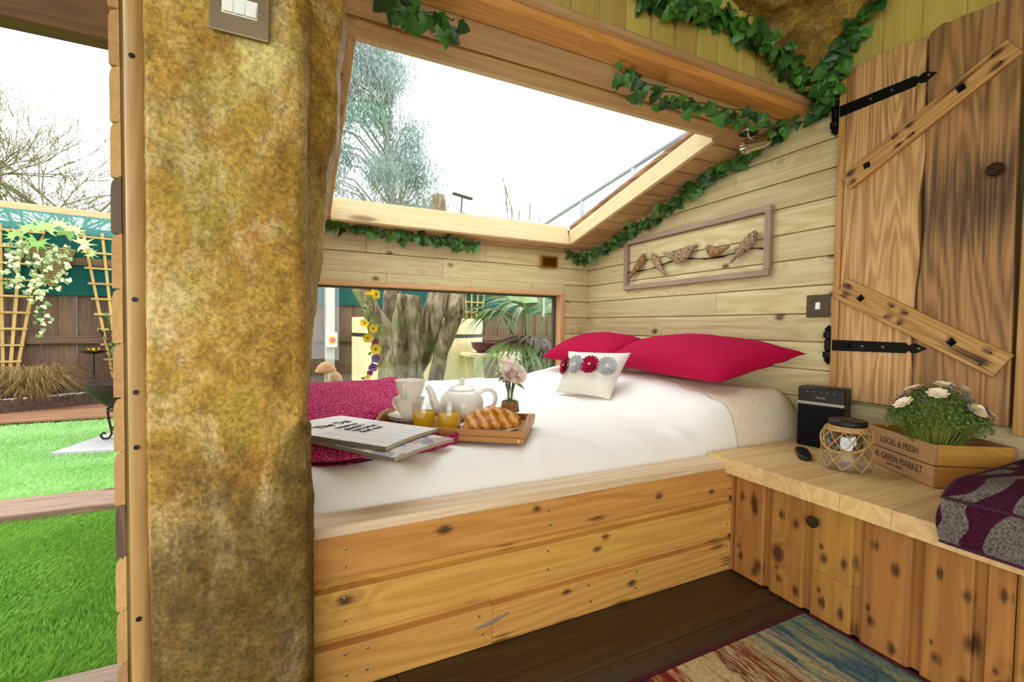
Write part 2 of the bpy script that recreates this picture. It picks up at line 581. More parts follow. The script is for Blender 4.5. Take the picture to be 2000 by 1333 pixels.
sl_len = math.sqrt(1 + SL * SL)
while yy > 1.16:
    y2 = yy - ww / sl_len
    # xhat = -X so that out(down) x ... stays right handed: local z runs up the slope
    spans = []
    ys = [yy, y2]
    if y2 >= SY0 or yy <= SY1:
        spans = [(-.33, XW, yy, y2)]
    elif yy > SY0 > y2:
        spans = [(-.33, SX0 - .008, yy, y2), (SX1 + .008, XW, yy, y2), (SX0 - .008, SX1 + .008, yy, SY0 + .008)]
    elif yy > SY1 > y2:
        spans = [(-.33, SX0 - .008, yy, y2), (SX1 + .008, XW, yy, y2), (SX0 - .008, SX1 + .008, SY1, y2)]
    else:
        spans = [(-.33, SX0 - .008, yy, y2), (SX1 + .008, XW, yy, y2)]
    for x0, x1, ya, yb in spans:
        hgt = (ya - yb) * sl_len
        o = RP(x1, ya, .02)
        M = frame((-1, 0, 0), dwn, o)
        if M.col[2].y > 0:     # local z must run up the slope
            M = frame((1, 0, 0), dwn, RP(x0, ya, .02))
        board(ceil1, M, x1 - x0, hgt - .0005, .02, M_ceil, 'tg')
    yy = y2
    n += 1
# roof light: trim boards and pane
w2 = MB()
slab(SX0 - .02, SX1 + .02, SY0 + .02, SY1 - .02, .112, .118, w2)
w2 = struct(w2.build('window_2', clear_glass('skylight_glass', (.93, .96, .98), .03)))
def slopeboard(name, x0, x1, y0, y1, h0, h1, mat):
    """a straight board whose long direction decides its grain"""
    if abs(x1 - x0) > abs(y1 - y0):
        M = frame((1, 0, 0), nrm, RP(x0, y1, h0))
        zz = M.col[2].to_3d()
        if zz.y > 0:
            wdt = (y0 - y1) * sl_len
        else:
            M = frame((1, 0, 0), nrm, RP(x0, y0, h0)); wdt = (y0 - y1) * sl_len
        return MB().board(x1 - x0, wdt, h1 - h0, 'flat').build(name, mat, w2, bevel=.003, M=M)
    M = frame(dslope, nrm, RP(x0, y0, h0))
    if M.col[2].x < 0:
        M = frame(dslope, nrm, RP(x1, y0, h0))
    return MB().board((y0 - y1) * sl_len, x1 - x0, h1 - h0, 'flat').build(name, mat, w2, bevel=.003, M=M)
slopeboard('trim_board', SX0 - .0, SX1 + .0, SY0 + .022, SY0, -.012, .055, M_cream)
slopeboard('trim_board', SX0 - .0, SX1 + .0, SY0 + .026, SY0 + .006, .055, .112, M_cream)
slopeboard('trim_board', SX1, SX1 + .024, SY0, SY1, -.012, .075, M_cream)
slopeboard('trim_board', SX0 - .024, SX0, SY0, SY1, .0, .112, M_ceil)
slopeboard('trim_board', SX0, SX1, SY1, SY1 - .022, .0, .112, M_cream)
# rough bark edged strip above the right trim
mb = MB()
k = 40
def bark(u, v):
    y = SY0 + (SY1 - SY0) * u
    a = 2 * PI * v
    rx = .010 + .004 * fbm(y * 14, v * 3, 1)
    p = RP(SX1 + .016, y, .098)
    return p + Vector((math.cos(a) * rx * 1.1, 0, 0)) + nrm * (math.sin(a) * (rx + .008))
mb.grid(bark, k, 10)
mb.build('bark_strip', wood('bark_edge', '#b98a58', '#5d3c20', None, contrast=1.2, axis='Y'), w2, True)

# ---- beam and the boarding over it
bm_ = struct(MB().board(1.68, .06, .085, 'flat').build('trim_1', M_orange, None, False, .006, frame((1, 0, 0), (0, 1, 0), (.12, 1.108, 1.62))), 'orange pine beam across the front of the sleeping nook')
wf = struct(MB().box2((.0, 1.135, 1.655), (XW, 1.15, 2.02)).build('wall_front', M_batten))
for k in range(18):
    x1 = 1.80 - k * .0995
    if x1 < .1:
        break
    M = frame((0, 0, 1), (0, -1, 0), (x1 - .099, 1.135, 1.66))
    if M.col[2].x < 0:
        M = frame((0, 0, 1), (0, -1, 0), (x1, 1.135, 1.66))
    board(wf, M, .36, .099, .016, M_tg, 'tg')

# ---- rock-effect ceiling and pillar
def rockmat(name, ceil=False):
    t = NT(name)
    v = t.n('TexCoord').outputs['Object']
    sep = t.n('SeparateXYZ', {0: v})
    vs_ = t.vm('MULTIPLY', v, (1.0, 1.0, .5))
    n1 = t.noise(vs_, 8 if not ceil else 5, 5, .6, .6)
    n2 = t.noise(v, 26, 6, .7, .3)
    n3 = t.noise(v, 130, 4, .7)
    col = t.ramp(t.m('ADD', t.m('MULTIPLY', n1, .55), t.m('MULTIPLY', n2, .45)), [(.32, '#5a4520'), (.43, '#8a6828'), (.51, '#a98434'), (.59, '#bd9a50'), (.69, '#d2ba84')])
    ol = t.noise(v, 4.5, 4, .55)
    col = t.mix(t.ramp(ol, [(.5, 0.0), (.64, .65)]), col, lin('#a5913a'))
    or_ = t.noise(t.vm('ADD', v, (3.1, 7.7, 1.3)), 9, 5, .6)
    col = t.mix(t.ramp(or_, [(.54, 0.0), (.68, .7)]), col, lin('#a5701f'))
    # pale worn flakes
    pale = t.noise(t.vm('ADD', vs_, (9.1, 2.7, 4.3)), 7, 8, .75, .5)
    col = t.mix(t.ramp(pale, [(.50, 0.0), (.64, .75)]), col, lin('#d6c090'))
    # dark brown stain over the lower right of the pillar
    if not ceil:
        zz = t.m('ADD', sep.outputs[2], t.m('MULTIPLY', t.m('SUBTRACT', n1, .5), .35))
        xx = t.m('ADD', sep.outputs[0], t.m('MULTIPLY', t.m('SUBTRACT', ol, .5), .2))
        edge = t.m('SUBTRACT', t.m('MULTIPLY', xx, 1.1), t.m('SUBTRACT', zz, .63))
        mk = t.ramp(edge, [(0.0, 0.0), (.06, .92)])
        mk = t.m('MULTIPLY', mk, t.ramp(n2, [(.3, 1.0), (.72, .45)]))
        col = t.mix(mk, col, lin('#4c3916'))
        low = t.ramp(zz, [(.28, .8), (.62, 0.0)])
        col = t.mix(t.m('MULTIPLY', low, t.ramp(pale, [(.4, 1.0), (.6, .5)])), col, lin('#5e4a20'))
        # paler filler under the switch plate
        pl = t.vm('DISTANCE', v, (-.045, .9, 1.17))
        nd = t.n('VectorMath', {0: v, 1: (-.050, .895, 1.225)}, operation='DISTANCE')
        ds = t.m('ADD', nd.outputs['Value'], t.m('MULTIPLY', t.m('SUBTRACT', n2, .5), .12))
        col = t.mix(t.ramp(ds, [(.032, .8), (.048, 0.0)]), col, lin('#d2c07a'))
    else:
        col = t.mix(t.ramp(or_, [(.42, 0.0), (.6, .75)]), col, lin('#6e4f26'))
    sp = t.ramp(n3, [(.30, .35), (.48, .95), (.66, 1.5)])
    col = t.mix(.8, col, sp, 'MULTIPLY')
    h = t.m('ADD', t.m('MULTIPLY', n2, 1.0), t.m('MULTIPLY', n3, .35))
    return t.bsdf(col, .62, 0, t.bump(h, .55, .012), .3)
M_rock = rockmat('ochre_rock_render')
M_rockc = rockmat('brown_rock_ceiling', True)

def interp(tab, x):
    for (a, va), (b, vb) in zip(tab, tab[1:]):
        if x <= b:
            f = max(0, min(1, (x - a) / (b - a)))
            f = f * f * (3 - 2 * f)
            return va + (vb - va) * f
    return tab[-1][1]
SIL = [(0, .028), (.08, .030), (.42, .029), (.52, .025), (.62, .018), (.72, .024), (.86, .040), (.93, .050), (1.06, .066), (1.18, .086), (1.30, .083), (1.38, .094), (1.46, .094), (1.7, .17), (2.0, .4)]
def pillar(u, v):
    """u around (0 left front, to 1 left back), v up"""
    z = v * 2.0
    xs = interp(SIL, z)
    up = interp([(0, 0), (.5, 0), (.8, 1), (2, 1)], z)
    ybk = .972 + up * .14
    xf = .020 if z < .6 else .012
    if z > 1.55:
        xf += (z - 1.55) * .3
    pts = [(-.226, .93), (-.216, .905), (-.15, .897), (-.05, .893), (.0, .895), (xf - .004, .899), (xf + .004, .91), (xf + .003 + .004 * up, .935 + .01 * up), (xs - .012 * up, .95 + .03 * up), (xs, .96 + .07 * up), (xs - .01, ybk), (-.05, ybk + .005), (-.226, ybk + .005)]
    # arc-length positions
    L = [0]
    for a, b in zip(pts, pts[1:]):
        L.append(L[-1] + math.dist(a, b))
    s = u * L[-1]
    for i in range(len(pts) - 1):
        if s <= L[i + 1] + 1e-9:
            f = (s - L[i]) / max(1e-9, L[i + 1] - L[i])
            x = pts[i][0] + (pts[i + 1][0] - pts[i][0]) * f
            y = pts[i][1] + (pts[i + 1][1] - pts[i][1]) * f
            break
    d = .006 * fbm(x * 7, y * 7 + 3, z * 5) + .0035 * fbm(x * 22, y * 22, z * 20 + 9) + .0015 * fbm(x * 70, y * 70, z * 60)
    k = 1.0 if y < ybk - .02 else 0.2
    front = 1.0 if y < .92 else .3
    return (x + d * k * (1 - front) * 1.0, y - d * k * front - .004 * front * math.sin(z * 6 + x * 9), z)
mb = MB().grid(pillar, 150, 260)
pil = tag(mb.build('rock_pillar', M_rock, None, 'full'), 'ochre rock-effect pillar standing between the open doorway and the bed', 'pillar')

def rockceil(u, v):
    x = -2.6 + 4.42 * u
    y = -1.72 + 2.845 * v
    d = math.hypot(max(0, 1.80 - x) * .8, max(0, 1.10 - y) * 1.25)
    z = 1.665 + .30 * (1 - math.exp(-d / .17)) + .05 * d
    z -= .05 * math.exp(-((d - .25) / .15) ** 2) * (.6 + .8 * fbm(x * 4, y * 4, 3))
    z += .03 * fbm(x * 6, y * 6, 1) + .012 * fbm(x * 20, y * 20, 5)
    return (x, y, z)
mb = MB().grid(rockceil, 150, 100)
struct(mb.build('ceiling_rock', M_rockc, None, 'full'), 'lumpy brown rock-effect ceiling')

# ---- foot wall: core, outer cladding seen end-on, corner trims
wl = struct(MB().box2((-.334, 1.2, -.02), (-.30, YW + .03, 1.6)).build('wall_left', M_batten))
z = -.06
k = 0
CL = .1135
while z < 1.62:
    m_ = M_clad_dark if k in (3, 9) else M_clad
    # out = -X, length along -Y
    M = frame((0, 1, 0), (-1, 0, 0), (-.327, 1.196 - .004 * rnd.random(), z))
    board(wl, M, YW - 1.17, CL + .003, .0175, m_, 'loglap', name='cladding_board')
    z += CL
    k += 1
z = Z0
while z < 1.5:
    M = frame((0, -1, 0), (1, 0, 0), (-.30, YW, z))
    board(wl, M, YW - 1.2, PITCH + .003, .018, M_wall, 'loglap')
    z += PITCH
tr = struct(MB().board(1.98, .26, .012, 'flat').build('trim_2', M_trim, None, False, .002, frame((0, 0, 1), (-1, 0, 0), (-.2405, 1.2, .0))), 'flat honey-coloured trim on the pillar corner')
mb = MB()
mb.tube([(0, 0, 0), (.7, 0, 0), (1.4, 0, 0), (1.98, 0, 0)], .0155, 14)
tr3 = struct(mb.build('trim_3', M_trim, None, True, 0, T(-.2335, .932, 0, 0, -PI / 2, 0)), 'half-round honey-coloured corner moulding')
for zz in (1.20, .815, .665, .575, .29):
    MB().lathe([(.0, -.004), (.0042, -.003), (.0042, .001), (0, .001)], 10).build('screw', M_darkscrew, tr3, True, 0, T(zz, -.0 + .0035 * rnd.random(), -.0145, PI / 2 * 0, 0, 0) if False else Matrix.Translation((zz, -.0155, .002)) @ Matrix.Rotation(PI / 2, 4, 'X'))

# ---- doorway header, sill
hd = MB()
hdr = struct(MB().board(3.0, .06, .09, 'flat').build('trim_4', M_dark, None, False, .004, frame((1, 0, 0), (0, 0, 1), (-3.35, 1.41, 1.425))), 'dark timber eave beam above the open doorway')
board(hdr, Matrix.Translation((0, 0.02, -.06)) if False else hdr.matrix_world.inverted() @ frame((1, 0, 0), (0, 0, 1), (-3.35, 1.35, 1.452)), 3.0, .05, .05, M_trim, 'flat', name='fascia', bevel=.003)
board(hdr, hdr.matrix_world.inverted() @ frame((1, 0, 0), (0, 0, 1), (-3.35, 1.30, 1.475)), 3.0, .16, .04, M_dark, 'flat', name='soffit_board')
sill = struct(MB().board(3.2, .09, .05, 'flat').build('trim_5', M_grey, None, False, .004, frame((1, 0, 0), (0, 0, 1), (-3.45, 1.288, -.05))), 'weathered grey timber threshold of the open doorway')

rear = struct(MB().box2((.55, -1.75, -.05), (XW + .05, -1.70, 2.1)).box2((-2.6, -1.75, 1.85), (.55, -1.70, 2.1)).build('wall_rear_added', M_batten), 'unseen boarded rear wall added to shape the light, with a wide opening')  # unseen wall added to shape the light, opening sized for brightness
for k in range(18):
    board(rear, frame((1, 0, 0), (0, 1, 0), (-2.6, -1.70, .0 + k * .115 + .114)) if False else frame((-1, 0, 0), (0, -1, 0), (XW, -1.70, k * .115)) @ Matrix.Translation((0, -.02, 0)), (XW - .56) if k < 16 else 4.4, .114, .018, M_wall, 'loglap')
# ================================================================ the bed
M_bed = wood('honey_bed_pine', '#e0ab5c', '#a96f2d', '#4a2a12', kx=4.2, kz=6, dens=.25, kr=.09, ring=22, contrast=.75, var=.06, burn=.20, bx=6.5, bz=16, br=.28, marks=[(.035, .033, .011), (.40, .05, .014), (.66, .08, .013), (1.05, .07, .016)], mj=.3)
M_cap = wood('worn_pale_cap_rail', '#f0dfc2', '#cfa874', '#6a4220', kx=2, kz=10, dens=.3, contrast=.8, var=.03, burn=.12)
M_white = fabric('white_cotton', '#f2efe8', '#fffdf8', 500, .08, .95)
bed = thing('bed_frame', 'low built-in bed frame of honey pine boards with screw heads', 'bed', (.5, 1.0, 0))
OFF = Matrix.Translation((-.5, -1.0, 0))
FBed = lambda x, z: OFF @ frame((-1, 0, 0), (0, -1, 0), (x, 1.017, z))
rows = [(0.0, .117, [(1.284, .43), (.43, -.2)]), (.118, .122, [(1.284, -.2)]), (.241, .096, [(1.284, -.2)])]
scr = MB().lathe([(0, -.002), (.0034, -.002), (.0034, .0006), (.0018, .0012), (0, .0002)], 10).mesh('screw', M_screw, True)
for z, h, sp in rows:
    for a, b in sp:
        bd = board(bed, FBed(a - .0005, z + .001), a - b - .001, h - .001, .028, M_bed, 'rebate' if z < .2 else 'soft', name='side_board')
        for sx in (.03, (a - b) * .47, a - b - .29):
            for sz in (.28, .68):
                so = link('screw', scr, bd, frame((1, 0, 0), (0, 0, -1), (max(.02, sx) + U(-.006, .006), .028, h * sz)))
                so.scale = (1, 1, 1)
MB().box2((-.2, 1.017, 0), (1.284, 1.03, .335), OFF).build('backing', M_batten, bed)
MB().box2((-.27, 1.03, 0), (1.78, YW - .02, .1), OFF).build('base_panel', M_batten, bed)
MB().box2((1.24, 1.035, .1), (1.78, 1.058, .355), OFF).build('head_panel', M_batten, bed)
MB().board(1.445, .077, .023, 'soft').build('cap_rail', M_cap, bed, False, .004, OFF @ frame((1, 0, 0), (0, 0, 1), (-.2, 1.062, .3375)))
# the split with a plugged slot in the lowest board
mb = MB()
mb.tube([(0, 0, 0), (.03, 0, .004), (.06, 0, .010), (.09, 0, .017)], [(.001, .002), (.003, .006), (.003, .006), (.001, .002)], 8)
mb.build('wood_plug', M_grey, bed, True, 0, OFF @ Matrix.Translation((.385, .989, .052)))

mat_ = tag(MB().box2((-.27, 1.066, .105), (1.775, YW - .02, .36)).build('mattress', M_white, None, False, .03), 'white mattress hidden beneath the duvet', 'mattress')

def ss(a, b, x):
    t = max(0.0, min(1.0, (x - a) / (b - a)))
    return t * t * (3 - 2 * t)
def DZ(x, y, wr=True):
    h = .424 + .045 * ss(1.2, 2.4, y) + .125 * ss(1.12, 1.58, x) * (1 - .45 * ss(1.6, 2.4, y))
    t = max(0, min(1, (y - 1.064) / .12))
    f = 1 - (1 - t) ** 2.3
    z = .345 + (h - .345) * f
    e = max(0, min(1, (1.79 - x) / .1))
    z -= .05 * (1 - e) ** 2
    e = max(0, min(1, (2.55 - y) / .08))
    z -= .07 * (1 - e) ** 2
    if wr:
        fade = .35 + .65 * math.exp(-((y - 1.2) / .22) ** 2)
        z += .010 * fbm(x * 3.1, y * 3.1, 2, 3) * f
        r = 1 - abs(noise.noise(Vector((x * 4.5 + y * 3.0, y * 2.2 - x * .6, 4))))
        z += .016 * fade * f * max(0, r - .75) * 4 * (.5 + .5 * noise.noise(Vector((x * 3, y * 3, 8))))
    return z
def duv(u, v):
    x = -.268 + 2.052 * u
    y = 1.0635 + 1.486 * v ** 1.25
    z = DZ(x, y)
    return (x, y, z)
NU, NV = 200, 130
mb = MB().grid(duv, NU, NV)
# closed underneath so that it is a real layer
mb.grid(lambda u, v: (lambda p: (p[0], p[1], max(.361, p[2] - .05) if 0.0 < v < 1 else p[2]))(duv(u, v)), 60, 40, flip=True)
def duvmat():
    t = NT('white_duvet_cover')
    v = t.n('TexCoord').outputs['Object']
    s = t.n('SeparateXYZ', {0: v})
    nz = t.noise(v, 420, 3, .6)
    wv = t.m('MULTIPLY', t.m('SINE', t.m('MULTIPLY', s.outputs[1], 38.0)), .008)
    edge = t.m('SUBTRACT', t.m('ADD', s.outputs[0], wv), t.m('ADD', 1.405, t.m('MULTIPLY', t.m('SUBTRACT', s.outputs[1], 1.1), .2)))
    band = t.ramp(edge, [(.0, 0.0), (.004, 1.0)])
    line = t.m('LESS_THAN', t.m('ABSOLUTE', edge), .0022)
    lz = t.noise(t.vm('MULTIPLY', v, (150, 40, 40)), 1.0, 5, .7)
    lin_ = t.ramp(lz, [(.3, '#e2d2ae'), (.65, '#f6eddb')])
    wht = t.ramp(nz, [(.3, '#f3f0ea'), (.7, '#fdfbf6')])
    col = t.mix(band, wht, lin_)
    col = t.mix(t.m('MULTIPLY', line, .75), col, lin('#b08a5c'))
    return t.bsdf(col, .95, 0, t.bump(t.m('ADD', t.m('MULTIPLY', nz, .3), t.m('MULTIPLY', t.m('MULTIPLY', lz, band), 1.5)), .2, .003), .15)
duvet = tag(mb.build('duvet', duvmat(), None, 'full'), 'white duvet with a beige textured band towards the pillows', 'duvet')

# ---------------------------------------------------------------- pillows
def pillow4(name, c, t, mat, n=40, p=2.2, pinch=.05, wr=.006, seed=0, wf=9, smooth='full', parent=None, bot=1.0):
    c = [Vector(q) for q in c]
    mid = sum(c, Vector()) / 4
    nr = (c[2] - c[0]).cross(c[3] - c[1]).normalized()
    def P(u, v, side):
        a, b = 2 * u - 1, 2 * v - 1
        a2 = a * (1 - pinch * (1 - b * b) * abs(a) ** 3)
        b2 = b * (1 - pinch * (1 - a * a) * abs(b) ** 3)
        uu, vv = (a2 + 1) / 2, (b2 + 1) / 2
        q = c[0].lerp(c[1], uu).lerp(c[3].lerp(c[2], uu), vv)
        th = ((1 - abs(a) ** p) * (1 - abs(b) ** p)) ** .5
        w_ = wr * (noise.noise(Vector((a * wf * .6 + seed, b * wf * .22, side))) + .6 * noise.noise(Vector((a * wf * .25, b * wf + seed, side + 5)))) * (th ** .5) * (.4 + max(abs(a), abs(b)))
        k = t / 2 * th * (1.0 if side > 0 else bot)
        return q + nr * (side * k + w_)
    mb = MB()
    mb.grid(lambda u, v: P(u, v, 1), n, n)
    mb.grid(lambda u, v: P(u, v, -1), n, n, flip=True)
    return mb, P
M_red = fabric('crimson_cotton', '#a00036', '#b80040', 500, .06, .85)
mb, _ = pillow4('pillow', [(1.405, 1.165, .585), (1.735, 1.045, .695), (1.745, 1.86, .70), (1.425, 1.90, .61)], .20, M_red, seed=3, bot=.5)
tag(mb.build('pillow', M_red, None, 'full'), 'plump crimson pillow nearest the speaker, leaning on the board wall', 'pillow', 'crimson pillows')
mb, _ = pillow4('pillow', [(1.42, 1.86, .61), (1.75, 1.88, .70), (1.745, 2.48, .695), (1.335, 2.38, .598)], .19, M_red, seed=8, bot=.5)
tag(mb.build('pillow', M_red, None, 'full'), 'crimson pillow beside the low window, partly behind the other pillow', 'pillow', 'crimson pillows')

M_lin = fabric('natural_white_linen', '#d9d3c6', '#efe9dd', 260, .25, .95)
CU = [(1.25, 1.600, .462), (1.395, 1.635, .668), (1.205, 1.875, .664), (1.138, 1.878, .462)]
mb, CP = pillow4('cushion', CU, .10, M_lin, n=30, pinch=.07, wr=.004, seed=21)
cush = thing('decorative_cushion', 'small white linen cushion with a row of felt flowers', 'cushion', (1.2, 1.72, .46))
mb.build('cover', M_lin, cush, 'full', 0, Matrix.Translation((-1.2, -1.72, -.46)))
M_felt_r = fabric('crimson_felt', '#8e0a30', '#b0123f', 300, .3)
M_felt_g = fabric('silver_grey_felt', '#a6a7a5', '#c4c5c3', 300, .3)
M_btn = simple('cream_felt_centre', '#efe6d0', .9)
nrm_c = (Vector(CU[2]) - Vector(CU[0])).cross(Vector(CU[3]) - Vector(CU[1])).normalized()
sgn = 1 if nrm_c.x < 0 else -1
for k, (vv, m_) in enumerate(((.93, M_felt_r), (.71, M_felt_g), (.47, M_felt_r), (.20, M_felt_g))):
    q = CP(.60, vv, sgn)
    q1 = CP(.66, vv, sgn)
    q2 = CP(.60, vv + .05, sgn)
    nn = (q1 - q).cross(q2 - q).normalized()
    if nn.x > 0:
        nn = -nn
    Mz = nn.to_track_quat('Z', 'Y').to_matrix().to_4x4()
    mb = MB()
    for L, (rad, cnt, hz, tilt) in enumerate(((.048, 17, .001, .25), (.038, 15, .005, .4), (.028, 12, .009, .6), (.017, 8, .012, .8))):
        for j in range(cnt):
            a = 2 * PI * j / cnt + L * .4
            w_ = rad * 2.6 / cnt
            vs = []
            for (rr, ww_, zz) in ((.1, .4, 0), (.6, 1, .0), (.92, .9, .002), (1.0, .35, .003)):
                for sd in (-1, 1):
                    x = rr * rad
                    y = sd * ww_ * w_
                    z = hz + zz + math.sin(tilt) * rr * rad * .5 + .0012 * (j % 2)
                    vs.append((x * math.cos(a) - y * math.sin(a), x * math.sin(a) + y * math.cos(a), z))
            mb.add(vs, [(0, 2, 3, 1), (2, 4, 5, 3), (4, 6, 7, 5)])
    Mq = Matrix.Translation(q + nn * .0005 - Vector((1.2, 1.72, .46))) @ Mz
    f_ = mb.build('felt_flower', m_, cush, False, 0, Mq)
    MB().ball((0, 0, .014), (.006, .006, .004), 8, 5).build('flower_centre', M_btn, f_, True)

# ---------------------------------------------------------------- throw
def throwmat():
    t = NT('pink_tweed_throw')
    v = t.n('TexCoord').outputs['Object']
    n1 = t.noise(t.vm('MULTIPLY', v, (1, .45, 1)), 150, 3, .7)
    n2 = t.noise(t.vm('ADD', v, (4, 2, 7)), 190, 3, .7)
    col = t.ramp(n1, [(.3, '#54122c'), (.45, '#a01f52'), (.56, '#c03a6c'), (.7, '#d88aa0')])
    col = t.mix(t.ramp(n2, [(.58, 0.0), (.66, .6)]), col, lin('#7d5a3c'))
    return t.bsdf(col, .95, 0, t.bump(n1, .8, .005), .1)
M_throw = throwmat()
def xr(y):
    return interp([(1.22, .30), (1.30, .36), (1.42, .20), (1.55, .20), (1.75, .35), (2.0, .40), (2.30, .46)], y)
def thr(u, v):
    y = 1.235 + 1.07 * v + .05 * (1 - v) * math.sin(u * 7)
    x = -.262 + (xr(y) + .262) * u
    d = min(1 - u, v * 1.2, (1 - v) * 1.5) * 1.0
    th = .028 * min(1, max(0, d) / .06) ** .5 + .004
    roll = .022 * math.exp(-((1 - u) / .10) ** 2) * ss(1.7, 2.2, y)
    return (x, y, DZ(x, y, False) + .012 + th + roll + .006 * fbm(x * 7, y * 5, 4, 2))
mb = MB().grid(thr, 50, 60)
mb.grid(lambda u, v: (lambda p: (p[0], p[1], DZ(p[0], p[1], False) + .004))(thr(u, v)), 50, 60, flip=True)
th_o = thing('throw_blanket', 'pink tweed throw spread across the foot of the bed', 'blanket', (.1, 1.7, .45))
MB0 = Matrix.Translation((-.1, -1.7, -.45))
mb.build('throw_body', M_throw, th_o, 'full', 0, MB0)
# looped corner beside the tray
mb = MB()
loop = [(.27, 1.20), (.36, 1.235), (.43, 1.275), (.468, 1.315), (.462, 1.345), (.42, 1.335), (.36, 1.30), (.28, 1.26)]
hz = [.447, .452, .46, .472, .480, .472, .462, .455]
n = len(loop)
vs, fs = [], []
for (x, y), z in zip(loop, hz):
    b = DZ(x, y, False)
    vs += [(x, y, b + .004), (x, y, b + .045 - .02 * abs(x - .46) / .2), (x + .006, y - .008, b + .045 - .02 * abs(x - .46) / .2), (x + .006, y - .008, b + .004)]
for i in range(n - 1):
    for j in range(4):
        fs.append((i * 4 + j, i * 4 + (j + 1) % 4, i * 4 + 4 + (j + 1) % 4, i * 4 + 4 + j))
fs += [(0, 1, 2, 3), ((n - 1) * 4, (n - 1) * 4 + 1, (n - 1) * 4 + 2, (n - 1) * 4 + 3)]
mb.add(vs, fs)
lo = mb.build('looped_corner', M_throw, th_o, True, 0, MB0)
sb = lo.modifiers.new('sub', 'SUBSURF'); sb.levels = 2; sb.render_levels = 2

# ---------------------------------------------------------------- newspapers
def newsmat(name, cols):
    t = NT(name)
    v = t.n('TexCoord').outputs['Object']
    s = t.n('SeparateXYZ', {0: v})
    colm = t.m('LESS_THAN', t.m('FRACT', t.m('MULTIPLY', s.outputs[0], 26.0)), .86)
    ln = t.m('LESS_THAN', t.m('FRACT', t.m('MULTIPLY', s.outputs[1], 330.0)), .55)
    wd = t.m('GREATER_THAN', t.noise(t.vm('MULTIPLY', v, (420, 330, 0)), 1.0, 1), .42)
    blk = t.m('LESS_THAN', s.outputs[1], .04)
    f = t.m('MULTIPLY', t.m('MULTIPLY', colm, ln), t.m('MULTIPLY', wd, blk))
    col = t.mix(t.m('MULTIPLY', f, .36), lin(cols[0]), lin('#4a4a4c'))
    if len(cols) > 1:
        b = t.noise(v, 16, 1)
        col = t.mix(t.ramp(b, [(.52, 0.0), (.54, .6)], 'LINEAR'), col, lin(cols[1]))
        b2 = t.noise(t.vm('ADD', v, (3, 3, 3)), 18, 1)
        col = t.mix(t.ramp(b2, [(.56, 0.0), (.58, .6)]), col, lin(cols[2]))
    return t.bsdf(col, .85, 0, None, .2)
M_news = newsmat('newsprint', ['#f4f2ee'])
M_news2 = newsmat('newsprint_with_pictures', ['#e4e1da', '#b9838a', '#7688a4'])
M_edge = simple('newspaper_page_edges', '#d8cdb4', .9, var=.1, vscale=200)
M_ink = simple('printing_ink', '#2a2a2e', .8)
def newspaper(label, mat, W, H, th, M, bow):
    o = thing('newspaper', label, 'newspaper', M=M, group='folded newspapers on the bed')
    mb = MB()
    def zt(u, v):
        return bow * (math.sin(u * PI) * .5 + .5 * v) 
    mb.grid(lambda u, v: ((u - .5) * W, (v - .5) * H, th + zt(u, v)), 16, 16)
    mb.build('front_page', mat, o, True)
    for k in range(3):
        e = th * (k + .1) / 3.0
        m2 = MB()
        i = .001 * k
        m2.grid(lambda u, v: ((u - .5) * (W - .002 - i), (v - .5) * (H - .003 - i), e + zt(u, v)), 16, 16)
        m2.grid(lambda u, v: ((u - .5) * (W - .002 - i), (v - .5) * (H - .003 - i), e + th / 3.6 + zt(u, v)), 16, 16, flip=True)
        # folded round the lower edge
        m2.grid(lambda u, v: ((u - .5) * (W - .002 - i), -.5 * (H - .003 - i) - .003 * math.sin(v * PI), e + th / 3.6 * v + zt(u, 0)), 16, 6)
        m2.build('folded_section', M_edge, o, True)
    return o, zt
za = DZ(.18, 1.3, False)
n2, _ = newspaper('folded newspaper with colour pictures, underneath the other newspaper', M_news2, .265, .36, .009, T(.188, 1.275, za + .036, .03, .05, math.radians(40)), .006)
n1, zt1 = newspaper('folded newspaper with a black headline, on top of another newspaper', M_news, .275, .345, .010, T(.160, 1.322, za + .048, .03, .05, math.radians(47)), .008)
def ntext(s_, size, x, y, nm='headline'):
    text(s_, size, M_ink, n1, Matrix.Translation((x, y, .0105 + zt1((x + .04) / .275 + .5, y / .345 + .5) + .0006)) @ Matrix.Rotation(.008, 4, 'X'), name=nm)
ntext('The Dai', .043, -.080, .070, 'masthead')
ntext('Interne', .030, -.050, .033)
ntext('giants l', .030, -.050, .006)
ntext('terrorist', .030, -.050, -.021)
ntext('find out', .030, -.050, -.048)

